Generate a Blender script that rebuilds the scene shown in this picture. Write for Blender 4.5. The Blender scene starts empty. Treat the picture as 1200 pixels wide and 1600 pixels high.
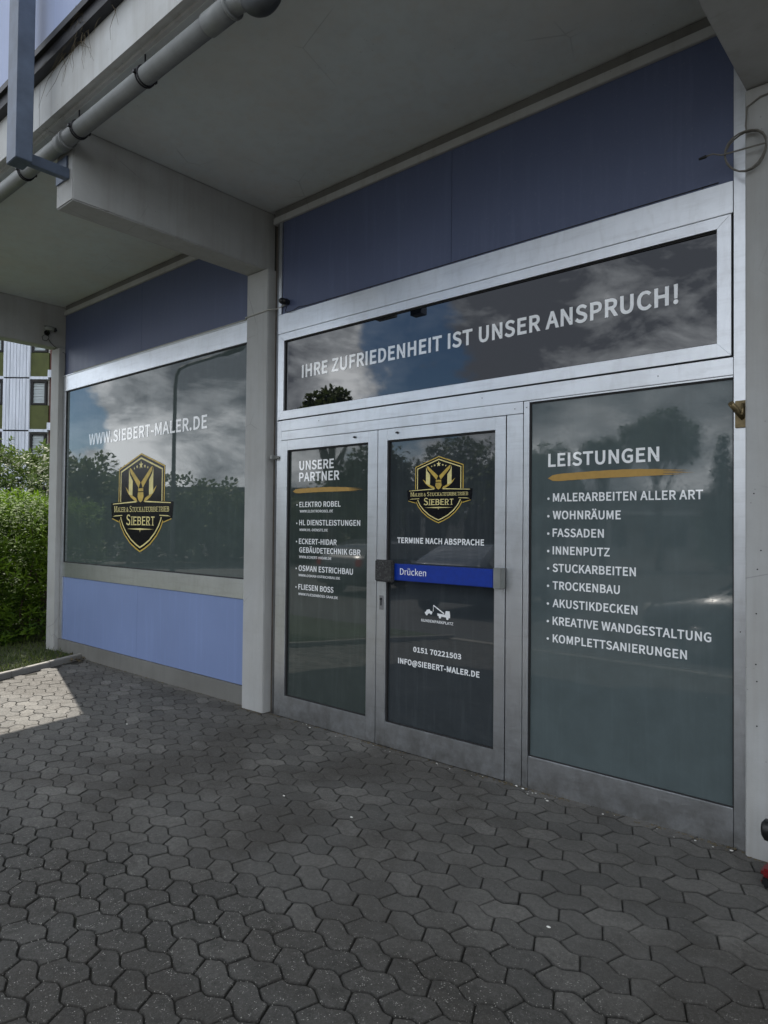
import bpy, bmesh, math, random, json
from mathutils import Vector, Matrix, noise
random.seed(7)
R = math.radians
scene = bpy.context.scene
COL = scene.collection

# ------------------------------------------------------------------ camera
CAM = Vector((0.0, -3.6807, 1.55))
fw = Vector((-0.65820943, 0.75257727, 0.01969252)).normalized()
rt = Vector((0.75281485, 0.6581575, 0.00992526)); rt = (rt - rt.dot(fw) * fw).normalized()
up = rt.cross(fw)
cd = bpy.data.cameras.new('camera')
cam = bpy.data.objects.new('camera', cd); COL.objects.link(cam)
cd.sensor_fit = 'VERTICAL'; cd.sensor_height = 36.0; cd.lens = 1074.73 / 1600 * 36
cd.clip_start = 0.05; cd.clip_end = 2000
cam.matrix_world = Matrix(((rt.x, up.x, -fw.x, CAM.x), (rt.y, up.y, -fw.y, CAM.y), (rt.z, up.z, -fw.z, CAM.z), (0, 0, 0, 1)))
scene.camera = cam

# ------------------------------------------------------------------ light
SUN_EL = 49.7
SDIR = Vector((-0.953, 0.303, 0)).normalized()            # horizontal direction towards the sun
SUNV = Vector((SDIR.x * math.cos(R(SUN_EL)), SDIR.y * math.cos(R(SUN_EL)), math.sin(R(SUN_EL))))
sd = bpy.data.lights.new('sun', 'SUN'); sd.energy = 4.6; sd.angle = R(0.5); sd.color = (1.0, 0.93, 0.82)
sun = bpy.data.objects.new('sun', sd); COL.objects.link(sun)
sun.rotation_euler = SUNV.to_track_quat('Z', 'Y').to_euler(); sun.location = (0, 0, 30)
w = bpy.data.worlds.new('World'); scene.world = w; w.use_nodes = True
nt = w.node_tree; N = nt.nodes; L = nt.links; N.clear()
def nd(t, **k):
    n = N.new(t)
    for a, b in k.items():
        if a.startswith('i_'): n.inputs[int(a[2:])].default_value = b
        else: setattr(n, a, b)
    return n
sky = nd('ShaderNodeTexSky', sky_type='NISHITA', sun_disc=False, sun_elevation=R(SUN_EL), air_density=1.0, dust_density=0.1, ozone_density=2.0)
sky.sun_rotation = math.atan2(SDIR.x, SDIR.y)
tc = nd('ShaderNodeTexCoord'); sp = nd('ShaderNodeSeparateXYZ'); L.new(tc.outputs['Generated'], sp.inputs[0])
# cloud layer: directions projected on a flat cloud deck
zc = nd('ShaderNodeMath', operation='MAXIMUM', i_1=0.03); L.new(sp.outputs[2], zc.inputs[0])
za = nd('ShaderNodeMath', operation='ADD', i_1=0.22); L.new(zc.outputs[0], za.inputs[0])
dx = nd('ShaderNodeMath', operation='DIVIDE'); L.new(sp.outputs[0], dx.inputs[0]); L.new(za.outputs[0], dx.inputs[1])
dy = nd('ShaderNodeMath', operation='DIVIDE'); L.new(sp.outputs[1], dy.inputs[0]); L.new(za.outputs[0], dy.inputs[1])
cb = nd('ShaderNodeCombineXYZ'); L.new(dx.outputs[0], cb.inputs[0]); L.new(dy.outputs[0], cb.inputs[1])
mp = nd('ShaderNodeMapping'); mp.inputs['Location'].default_value = (3.1, 1.7, 0.4); vs_ = nd('ShaderNodeVectorMath', operation='NORMALIZE'); L.new(tc.outputs['Generated'], vs_.inputs[0])
mp.inputs['Scale'].default_value = (3.4, 3.4, 7.0); L.new(vs_.outputs[0], mp.inputs[0])
n1 = nd('ShaderNodeTexNoise'); n1.inputs['Scale'].default_value = 1.15; n1.inputs['Detail'].default_value = 9; n1.inputs['Roughness'].default_value = 0.55; n1.inputs['Distortion'].default_value = 0.25
L.new(mp.outputs[0], n1.inputs['Vector'])
n2 = nd('ShaderNodeTexNoise'); n2.inputs['Scale'].default_value = 3.2; n2.inputs['Detail'].default_value = 8; n2.inputs['Roughness'].default_value = 0.62; n2.inputs['Distortion'].default_value = 0.3
mp2 = nd('ShaderNodeMapping'); mp2.inputs['Location'].default_value = (8.3, 4.1, 2.0); mp2.inputs['Scale'].default_value = (2.6, 2.6, 6.0); L.new(vs_.outputs[0], mp2.inputs[0]); L.new(mp2.outputs[0], n2.inputs['Vector'])
# gap in the clouds (blue opening) as soft lobe round one direction
def lobe(d, a0, a1):
    dv = Vector(d).normalized()
    vm = nd('ShaderNodeVectorMath', operation='DOT_PRODUCT'); vm.inputs[1].default_value = dv
    nm = nd('ShaderNodeVectorMath', operation='NORMALIZE'); wb = nd('ShaderNodeTexNoise'); wb.inputs['Scale'].default_value = 14; wb.inputs['Detail'].default_value = 6
    wv = nd('ShaderNodeVectorMath', operation='MULTIPLY_ADD'); wv.inputs[1].default_value = (0.16, 0.16, 0.12); L.new(vs_.outputs[0], wb.inputs['Vector']); L.new(wb.outputs['Color'], wv.inputs[0])
    sh_ = nd('ShaderNodeVectorMath', operation='SUBTRACT'); sh_.inputs[1].default_value = (0.08, 0.08, 0.06); L.new(vs_.outputs[0], sh_.inputs[0]); L.new(sh_.outputs[0], wv.inputs[2]); L.new(wv.outputs[0], nm.inputs[0]); L.new(nm.outputs[0], vm.inputs[0])
    mr = nd('ShaderNodeMapRange', interpolation_type='SMOOTHSTEP'); mr.inputs[1].default_value = math.cos(R(a1)); mr.inputs[2].default_value = math.cos(R(a0))
    L.new(vm.outputs['Value'], mr.inputs[0]); return mr.outputs[0]
def mth(op, a, b):
    m = nd('ShaderNodeMath', operation=op)
    for i, v in enumerate((a, b)):
        if isinstance(v, (int, float)): m.inputs[i].default_value = v
        else: L.new(v, m.inputs[i])
    return m.outputs[0]
LOBES_GAP = [((-0.60,-0.755,0.262),1.5,10,0.24),((-0.89,-0.43,0.14),0.5,4,0.20),((-0.733,-0.656,0.20),3,8,-0.2),((-0.83,-0.54,0.13),3,8,-0.12),((-0.86,-0.48,0.2),2,6,-0.15),((-0.50,-0.80,0.5),10,20,-0.15),((-0.4,-0.87,0.3),5,14,-0.2)]
LOBES_DARK = [((-0.80,-0.57,0.20),3,8,0.13),((-0.38,-0.87,0.33),8,20,0.18),((-0.52,-0.81,0.27),3,9,0.10),((-0.74,-0.63,0.235),2,6,0.14),((-0.83,-0.54,0.12),3,9,-0.08),((-0.35,-0.92,0.17),4,10,-0.10),((-0.73,-0.66,0.165),1,5,-0.08)]
gap = None
dens = n1.outputs[0]
for d, a0, a1, s in LOBES_GAP: dens = mth('SUBTRACT', dens, mth('MULTIPLY', lobe(d, a0, a1), s))
cm = nd('ShaderNodeMapRange', interpolation_type='SMOOTHSTEP'); cm.inputs[1].default_value = 0.36; cm.inputs[2].default_value = 0.47; cm.inputs[3].default_value = 0.2; L.new(dens, cm.inputs[0])
shade = n2.outputs[0]
for d, a0, a1, s in LOBES_DARK: shade = mth('SUBTRACT', shade, mth('MULTIPLY', lobe(d, a0, a1), s))
cr = nd('ShaderNodeValToRGB'); L.new(shade, cr.inputs[0])
e = cr.color_ramp.elements; e[0].position = 0.30; e[0].color = (1.2, 1.32, 1.55, 1); e[1].position = 0.66; e[1].color = (9.6, 9.9, 10.2, 1)
e2 = cr.color_ramp.elements.new(0.48); e2.color = (4.1, 4.35, 4.65, 1)
tn = nd('ShaderNodeMix', data_type='RGBA', blend_type='MULTIPLY'); tn.inputs[0].default_value = 1; L.new(sky.outputs[0], tn.inputs[6]); tn.inputs[7].default_value = (0.32, 0.42, 0.50, 1)
mx = nd('ShaderNodeMix', data_type='RGBA'); L.new(cm.outputs[0], mx.inputs[0]); L.new(tn.outputs[2], mx.inputs[6]); L.new(cr.outputs[0], mx.inputs[7])
bg = nd('ShaderNodeBackground'); bg.inputs[1].default_value = 0.15; L.new(mx.outputs[2], bg.inputs[0])
wo = nd('ShaderNodeOutputWorld'); L.new(bg.outputs[0], wo.inputs[0])
scene.view_settings.view_transform = 'Standard'; scene.view_settings.look = 'None'
scene.view_settings.gamma = 1; scene.view_settings.exposure = 1.05
scene.render.engine = 'CYCLES'
scene.cycles.use_denoising = True
scene.cycles.max_bounces = 8

# ------------------------------------------------------------------ materials
class Mat:
    def __init__(s, name):
        s.m = bpy.data.materials.new(name); s.m.use_nodes = True; s.nt = s.m.node_tree; s.nt.nodes.clear()
        s.out = s.nt.nodes.new('ShaderNodeOutputMaterial'); s.b = s.nt.nodes.new('ShaderNodeBsdfPrincipled')
        s.nt.links.new(s.b.outputs[0], s.out.inputs[0]); s.tc = s.nt.nodes.new('ShaderNodeTexCoord')
    def L(s, a, b): s.nt.links.new(a, b)
    def map(s, scale=(1, 1, 1), loc=(0, 0, 0), src='Object'):
        m = s.nt.nodes.new('ShaderNodeMapping'); m.inputs['Scale'].default_value = scale; m.inputs['Location'].default_value = loc
        s.L(s.tc.outputs[src], m.inputs[0]); return m.outputs[0]
    def noise(s, scale, detail=5, rough=0.55, vec=None, dist=0.0):
        n = s.nt.nodes.new('ShaderNodeTexNoise'); n.inputs['Scale'].default_value = scale; n.inputs['Detail'].default_value = detail
        n.inputs['Roughness'].default_value = rough; n.inputs['Distortion'].default_value = dist
        s.L(vec if vec is not None else s.tc.outputs['Object'], n.inputs['Vector']); return n.outputs[0]
    def vor(s, scale, vec=None, feature='F1'):
        n = s.nt.nodes.new('ShaderNodeTexVoronoi'); n.inputs['Scale'].default_value = scale; n.feature = feature
        s.L(vec if vec is not None else s.tc.outputs['Object'], n.inputs['Vector']); return n
    def ramp(s, v, pts):
        r = s.nt.nodes.new('ShaderNodeValToRGB'); s.L(v, r.inputs[0]); el = r.color_ramp.elements
        while len(el) < len(pts): el.new(0.5)
        for x, (p, c) in zip(el, pts):
            x.position = p; x.color = (c, c, c, 1) if isinstance(c, (int, float)) else (*c, 1)
        return r.outputs[0]
    def mr(s, v, a, b, c=0, d=1):
        r = s.nt.nodes.new('ShaderNodeMapRange'); s.L(v, r.inputs[0])
        for i, q in enumerate((a, b, c, d)): r.inputs[i + 1].default_value = q
        return r.outputs[0]
    def math(s, op, a, b=0.0):
        m = s.nt.nodes.new('ShaderNodeMath'); m.operation = op
        for i, v in enumerate((a, b)):
            if isinstance(v, (int, float)): m.inputs[i].default_value = v
            else: s.L(v, m.inputs[i])
        return m.outputs[0]
    def mix(s, f, a, b, mode='MIX'):
        m = s.nt.nodes.new('ShaderNodeMix'); m.data_type = 'RGBA'; m.blend_type = mode
        for i, v in ((0, f), (6, a), (7, b)):
            if isinstance(v, (int, float)): m.inputs[i].default_value = v if i == 0 else (v, v, v, 1)
            elif isinstance(v, tuple): m.inputs[i].default_value = (*v, 1)
            else: s.L(v, m.inputs[i])
        return m.outputs[2]
    def set(s, **k):
        names = dict(color='Base Color', rough='Roughness', metal='Metallic', ior='IOR', coat='Coat Weight', coatr='Coat Roughness', spec='Specular IOR Level', trans='Transmission Weight', sheen='Sheen Weight')
        for a, v in k.items():
            i = s.b.inputs[names[a]]
            if isinstance(v, (int, float)): i.default_value = v
            elif isinstance(v, tuple): i.default_value = (*v, 1)
            else: s.L(v, i)
        return s
    def bump(s, h, strength=0.3, dist=0.01):
        b = s.nt.nodes.new('ShaderNodeBump'); b.inputs['Strength'].default_value = strength; b.inputs['Distance'].default_value = dist
        s.L(h, b.inputs['Height']); s.L(b.outputs[0], s.b.inputs['Normal']); return s
M = {}
def concrete(name, base, tint=(1, 1, 1), dirt=0.5, rough=0.85):
    m = Mat(name)
    big = m.noise(1.3, 6, 0.6); med = m.noise(9, 5, 0.6); fine = m.noise(90, 3, 0.6)
    streak = m.noise(1.0, 5, 0.6, m.map((14, 14, 0.9)))
    c = tuple(base * t for t in tint); d = tuple(base * dirt * t for t in (1.0, 0.96, 0.88))
    col = m.mix(m.ramp(big, [(0.38, 0.0), (0.68, 0.55)]), c, d)
    col = m.mix(m.ramp(streak, [(0.50, 0.0), (0.75, 0.45)]), col, d)
    col = m.mix(m.ramp(med, [(0.45, 0.0), (0.8, 0.35)]), col, tuple(base * 0.75 * t for t in tint))
    pit = m.math('MULTIPLY', m.ramp(m.vor(26).outputs['Distance'], [(0.05, 1.0), (0.09, 0.0)]), m.ramp(m.noise(5, 2), [(0.54, 0.0), (0.60, 1.0)]))
    crk = m.vor(1.7, m.nt.nodes['warp'].outputs[0] if 'warp' in m.nt.nodes else None, 'DISTANCE_TO_EDGE')
    crack = m.math('MULTIPLY', m.ramp(crk.outputs['Distance'], [(0.0, 1.0), (0.006, 0.0)]), m.ramp(m.noise(1.1, 3), [(0.55, 0.0), (0.62, 0.5)]))
    col = m.mix(m.math('MAXIMUM', m.math('MULTIPLY', pit, 0.7), crack), col, tuple(base * 0.35 * t for t in tint))
    m.set(color=col, rough=rough).bump(m.math('SUBTRACT', m.math('ADD', m.math('MULTIPLY', fine, 0.5), med), pit), 0.35, 0.004)
    M[name] = m.m; return m
concrete('painted_concrete', 0.42, (0.98, 1.0, 1.0), 0.68)
concrete('soffit_paint', 0.62, (0.92, 1.0, 1.02), 0.88)
concrete('fascia_concrete', 0.60, (0.97, 1.0, 1.02), 0.55)
concrete('kerb_concrete', 0.22, (1, 0.97, 0.9), 0.6)
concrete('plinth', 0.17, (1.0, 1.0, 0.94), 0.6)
concrete('render_wall', 0.5, (1, 0.98, 0.94), 0.8)
def alu(name, base=0.76, tint=(0.96, 0.99, 1.03), dirt=0.5):
    m = Mat(name)
    st = m.noise(1.0, 6, 0.65, m.map((3, 3, 24))); st2 = m.noise(1.0, 6, 0.6, m.map((16, 16, 5)), 0.5)
    big = m.noise(2.5, 6, 0.6); fine = m.noise(60, 5, 0.7)
    c = tuple(base * t for t in tint)
    col = m.mix(m.ramp(big, [(0.4, 0.0), (0.7, 0.6)]), c, tuple(base * 0.80 * t for t in tint))
    col = m.mix(m.ramp(st, [(0.5, 0.0), (0.8, 0.35)]), col, tuple(base * dirt * t for t in (1, 1, 1)))
    col = m.mix(m.ramp(st2, [(0.5, 0.0), (0.8, 0.35)]), col, tuple(base * 0.6 * t for t in (1, 1, 1)))
    sep = m.nt.nodes.new('ShaderNodeSeparateXYZ'); m.L(m.tc.outputs['Object'], sep.inputs[0])
    low = m.mr(sep.outputs[2], 0.0, 0.35, 0.75, 0.0)                        # splash dirt near the paving, with a ragged edge
    col = m.mix(m.math('MULTIPLY', low, m.ramp(m.noise(7, 6, 0.7), [(0.35, 0.0), (0.65, 1.0)])), col, tuple(base * 0.35 * t for t in (1, 0.97, 0.9)))
    m.set(color=col, metal=0.97, rough=m.mr(fine, 0.3, 0.7, 0.28, 0.42)).bump(st2, 0.08, 0.002)
    M[name] = m.m; return m
alu('aluminium')
alu('aluminium_dark', 0.3)
def simple(name, color, rough=0.6, metal=0.0, var=0.25, nscale=12, **k):
    m = Mat(name)
    n = m.noise(nscale, 5, 0.6)
    col = m.mix(m.ramp(n, [(0.35, 0.0), (0.7, 1.0)]), color, tuple(c * (1 - var) for c in color))
    m.set(color=col, rough=rough, metal=metal, **k); M[name] = m.m; return m
def panel(name, color, rough=0.35):
    m = Mat(name)
    big = m.noise(1.2, 4, 0.5); st = m.noise(1.0, 6, 0.65, m.map((22, 22, 1.1))); f = m.noise(70, 4, 0.7)
    col = m.mix(m.ramp(big, [(0.35, 0.0), (0.7, 0.5)]), color, tuple(c * 0.82 for c in color))
    col = m.mix(m.ramp(st, [(0.52, 0.0), (0.8, 0.5)]), col, tuple(min(1, c * 1.25 + 0.02) for c in color))
    col = m.mix(m.ramp(f, [(0.62, 0.0), (0.8, 0.3)]), col, (0.35, 0.35, 0.36))
    m.set(color=col, rough=m.mr(st, 0.3, 0.7, rough, rough + 0.2), ior=1.45); M[name] = m.m; return m
panel('blue_panel_shaded', (0.084, 0.104, 0.185), 0.3)  # shopfront blue with the shade under the overhang put into its colour
panel('blue_panel_lit', (0.185, 0.250, 0.45), 0.4)  # lighter copy of the same blue, for the better-lit sill panels
panel('lilac_panel', (0.33, 0.39, 0.58), 0.45)
def glass(name, film, ior=2.1, haze=0.0, mott=0.0):
    m = Mat(name)
    n = m.noise(6, 5, 0.6); st = m.noise(1.0, 6, 0.65, m.map((26, 26, 2.0))); f = m.noise(45, 5, 0.75)
    col = m.mix(m.ramp(n, [(0.35, 0.0), (0.7, 1.0)]), film, tuple(c * 0.85 for c in film))
    if mott: col = m.mix(m.math('MULTIPLY', m.ramp(st, [(0.5, 0.0), (0.75, 1.0)]), mott), col, tuple(min(1, c * 1.7 + 0.03) for c in film))
    specks = m.vor(38)
    col = m.mix(m.math('MULTIPLY', m.ramp(specks.outputs['Distance'], [(0.02, 1.0), (0.05, 0.0)]), m.ramp(m.noise(9, 2), [(0.56, 0.0), (0.62, 0.5)])), col, (0.45, 0.45, 0.42))
    m.set(color=col, rough=m.mr(f, 0.4, 0.75, 0.008, 0.025 + haze), ior=ior)
    m.bump(m.noise(0.9, 2, 0.4), 0.02, 0.02)
    M[name] = m.m; return m
glass('window_glass', (0.074, 0.096, 0.095), 1.85, 0.0, 0.12)
glass('transom_glass', (0.005, 0.006, 0.009), 2.0)
glass('door_glass', (0.044, 0.057, 0.054), 1.7, 0.03, 0.25)
glass('door_glass_grey', (0.036, 0.044, 0.050), 1.75, 0.03, 0.25)
glass('side_glass', (0.088, 0.113, 0.118), 1.6, 0.09, 0.1)
simple('gasket', (0.012, 0.012, 0.013), 0.7)  # black seals; round the panes they also draw the frames' inner shadow
simple('dark_gap', (0.02, 0.019, 0.017), 0.95)
simple('jamb_brown', (0.10, 0.085, 0.07), 0.8, 0, 0.4, 20)
simple('vinyl_white', (0.90, 0.92, 0.94), 0.04, 0, 0.04, 30, ior=1.85)
simple('vinyl_ochre', (0.42, 0.25, 0.055), 0.5, 0, 0.15, 30)
simple('vinyl_black', (0.004, 0.004, 0.006), 0.25, 0, 0.2, 10, spec=0.22)
simple('vinyl_gold', (0.60, 0.42, 0.07), 0.4, 0.0, 0.3, 14)
simple('vinyl_pale_gold', (0.80, 0.70, 0.30), 0.4, 0.0, 0.25, 14)
simple('blue_plastic', (0.005, 0.035, 0.30), 0.3, 0, 0.2, 30)
simple('grey_plastic', (0.22, 0.23, 0.22), 0.5)
simple('pipe_plastic', (0.20, 0.21, 0.21), 0.5, 0, 0.25, 6)
simple('blue_steel', (0.10, 0.13, 0.19), 0.5, 0.1, 0.35, 7)
simple('dark_metal', (0.03, 0.03, 0.035), 0.5, 0.5)
simple('black_plastic', (0.008, 0.008, 0.009), 0.4)
simple('red_plastic', (0.14, 0.006, 0.008), 0.35)
simple('brass', (0.22, 0.17, 0.09), 0.45, 0.7, 0.4, 40)
simple('cable_grey', (0.16, 0.15, 0.13), 0.6)
simple('cable_white', (0.42, 0.42, 0.38), 0.6)
simple('grey_lamp_metal', (0.05, 0.055, 0.06), 0.5, 0.3)
simple('bark', (0.07, 0.05, 0.035), 0.9, 0, 0.4, 15)
simple('rust_brown', (0.09, 0.03, 0.025), 0.8)
simple('car_paint', (0.05, 0.055, 0.065), 0.25, 0.3, 0.1, 3, coat=1.0)
simple('car_paint_blue', (0.03, 0.045, 0.08), 0.25, 0.2, 0.1, 3, coat=1.0)
simple('car_glass', (0.01, 0.012, 0.014), 0.05)
simple('rubber', (0.012, 0.012, 0.012), 0.85)
simple('rim_metal', (0.4, 0.4, 0.42), 0.35, 0.8)
simple('lamp_clear', (0.6, 0.6, 0.58), 0.2)
simple('lamp_red', (0.4, 0.01, 0.01), 0.2)
simple('roof_dark', (0.06, 0.06, 0.065), 0.8)
simple('litter_white', (0.75, 0.74, 0.70), 0.8)
simple('blind_slats', (0.42, 0.47, 0.50), 0.5, 0, 0.1)
simple('dry_stem', (0.10, 0.08, 0.045), 0.9)
m = Mat('speckled_foam'); v = m.vor(420); n = m.noise(200, 3)
m.set(color=m.ramp(n, [(0.4, 0.012), (0.55, 0.035), (0.72, 0.16)]), rough=0.9).bump(n, 0.4, 0.003); M['speckled_foam'] = m.m
m = Mat('siding'); st = m.noise(1.0, 6, 0.6, m.map((6, 6, 0.4)))
m.set(color=m.mix(m.ramp(st, [(0.42, 0.0), (0.75, 1.0)]), (0.60, 0.64, 0.74), (0.36, 0.39, 0.45)), rough=0.6); M['siding'] = m.m
m = Mat('green_panel'); n = m.noise(1.4, 5, 0.6); n2_ = m.noise(1.0, 6, 0.6, m.map((3, 3, 0.5)))
m.set(color=m.mix(m.ramp(n, [(0.35, 0.0), (0.7, 1.0)]), (0.075, 0.088, 0.022), (0.050, 0.058, 0.015)), rough=0.75); M['green_panel'] = m.m
def leafmat(name, a, b, rough=0.45, trans=0.25):
    m = Mat(name); at = m.nt.nodes.new('ShaderNodeAttribute'); at.attribute_name = 'tone'
    col = m.mix(at.outputs['Fac'], a, b); m.set(color=col, rough=rough, ior=1.4, spec=0.25)
    tr = m.nt.nodes.new('ShaderNodeBsdfTranslucent'); m.L(m.mix(0.5, col, tuple(min(1, c * 2.0) for c in b)), tr.inputs[0])
    ms = m.nt.nodes.new('ShaderNodeMixShader'); ms.inputs[0].default_value = trans
    m.L(m.b.outputs[0], ms.inputs[1]); m.L(tr.outputs[0], ms.inputs[2]); m.L(ms.outputs[0], m.out.inputs[0]); M[name] = m.m
leafmat('leaf_bright', (0.012, 0.034, 0.003), (0.095, 0.165, 0.009), 0.7, 0.25)
leafmat('leaf_grey', (0.014, 0.032, 0.006), (0.075, 0.115, 0.025), 0.6)
leafmat('leaf_tree', (0.030, 0.050, 0.014), (0.075, 0.10, 0.03), 0.5)
leafmat('grass', (0.030, 0.050, 0.010), (0.075, 0.10, 0.025), 0.6)
# paving stones: concrete with fine aggregate, per-stone tone, dark algae and dirt in broad patches
m = Mat('paver'); at = m.nt.nodes.new('ShaderNodeAttribute'); at.attribute_name = 'tone'
ed = m.nt.nodes.new('ShaderNodeAttribute'); ed.attribute_name = 'edge'
big = m.noise(0.55, 6, 0.6, dist=0.4); med = m.noise(3.0, 6, 0.65); fine = m.noise(55, 5, 0.7); gr = m.noise(230, 3, 0.7)
col = m.mix(at.outputs['Fac'], (0.066, 0.064, 0.060), (0.165, 0.158, 0.146))
col = m.mix(m.ramp(fine, [(0.35, 0.0), (0.7, 0.75)]), col, (0.060, 0.059, 0.056))
sepp = m.nt.nodes.new('ShaderNodeSeparateXYZ'); m.L(m.tc.outputs['Object'], sepp.inputs[0])
# worn strip near the door is cleaner, the uncovered strip towards the car park is darker with algae
far = m.mr(m.math('ADD', m.math('SUBTRACT', sepp.outputs[1], m.math('MULTIPLY', sepp.outputs[0], 0.27)), m.math('MULTIPLY', m.math('SUBTRACT', med, 0.5), 1.8)), -0.80, -1.30, 0.0, 1.0)
col = m.mix(m.math('MULTIPLY', far, 0.66), col, (0.034, 0.032, 0.028))
col = m.mix(m.math('MULTIPLY', m.ramp(med, [(0.45, 0.0), (0.7, 1.0)]), 0.55), col, (0.045, 0.044, 0.041))
col = m.mix(m.math('MULTIPLY', ed.outputs['Fac'], m.math('ADD', m.math('ADD', 0.45, m.math('MULTIPLY', m.ramp(m.noise(4.5, 4), [(0.4, 0.0), (0.65, 1.0)]), 0.3)), m.math('MULTIPLY', far, 0.25))), col, (0.010, 0.0095, 0.008))
bst = m.noise(0.85, 7, 0.65, m.map((1, 1, 1), (2.0, 5.0, 0)), 0.8)
col = m.mix(m.math('MULTIPLY', m.ramp(bst, [(0.45, 0.0), (0.60, 1.0)]), 0.7), col, (0.034, 0.030, 0.025))
blo = m.noise(11, 6, 0.75)
col = m.mix(m.math('MULTIPLY', m.ramp(blo, [(0.50, 0.0), (0.64, 1.0)]), m.math('ADD', 0.12, m.math('MULTIPLY', far, 0.55))), col, (0.022, 0.021, 0.018))
col = m.mix(m.math('MULTIPLY', m.ramp(m.noise(130, 4, 0.8), [(0.52, 0.0), (0.68, 1.0)]), 0.35), col, (0.17, 0.168, 0.16))
sv = m.vor(135); sn = m.noise(48, 2)
spk = m.math('MULTIPLY', m.ramp(sv.outputs['Distance'], [(0.18, 1.0), (0.34, 0.0)]), m.math('MULTIPLY', m.ramp(sn, [(0.54, 0.0), (0.62, 0.75)]), m.math('ADD', 0.35, far)))
col = m.mix(spk, col, (0.36, 0.35, 0.32))
sv2 = m.vor(90, m.map((1, 1, 1), (3.3, 1.2, 0)));
col = m.mix(m.math('MULTIPLY', m.ramp(sv2.outputs['Distance'], [(0.08, 1.0), (0.2, 0.0)]), m.ramp(m.noise(28, 2), [(0.55, 0.0), (0.62, 0.8)])), col, (0.03, 0.03, 0.028))
m.set(color=col, rough=m.mr(fine, 0.3, 0.7, 0.7, 0.95)).bump(m.math('ADD', m.math('MULTIPLY', fine, 1.0), m.math('MULTIPLY', gr, 0.6)), 0.8, 0.006); M['paver'] = m.m
m = Mat('joint_sand'); n = m.noise(60, 5, 0.7); g = m.noise(2.2, 4)
m.set(color=m.mix(m.ramp(g, [(0.5, 0.0), (0.65, 0.6)]), m.ramp(n, [(0.35, (0.008, 0.0075, 0.006)), (0.7, (0.028, 0.025, 0.020))]), (0.014, 0.018, 0.007)), rough=1.0).bump(n, 0.6, 0.006); M['joint_sand'] = m.m
m = Mat('asphalt'); n = m.noise(80, 4, 0.7); g = m.noise(0.4, 5)
m.set(color=m.mix(m.ramp(g, [(0.4, 0.0), (0.7, 1.0)]), m.ramp(n, [(0.3, 0.035), (0.7, 0.07)]), 0.045), rough=0.9).bump(n, 0.4, 0.004); M['asphalt'] = m.m
m = Mat('soil_grass'); n = m.noise(9, 6, 0.7); g = m.noise(0.7, 5)
m.set(color=m.mix(m.ramp(g, [(0.4, 0.0), (0.65, 1.0)]), m.ramp(n, [(0.35, (0.02, 0.018, 0.010)), (0.65, (0.035, 0.05, 0.014))]), (0.03, 0.045, 0.012)), rough=1.0).bump(n, 0.8, 0.03); M['soil_grass'] = m.m

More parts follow.
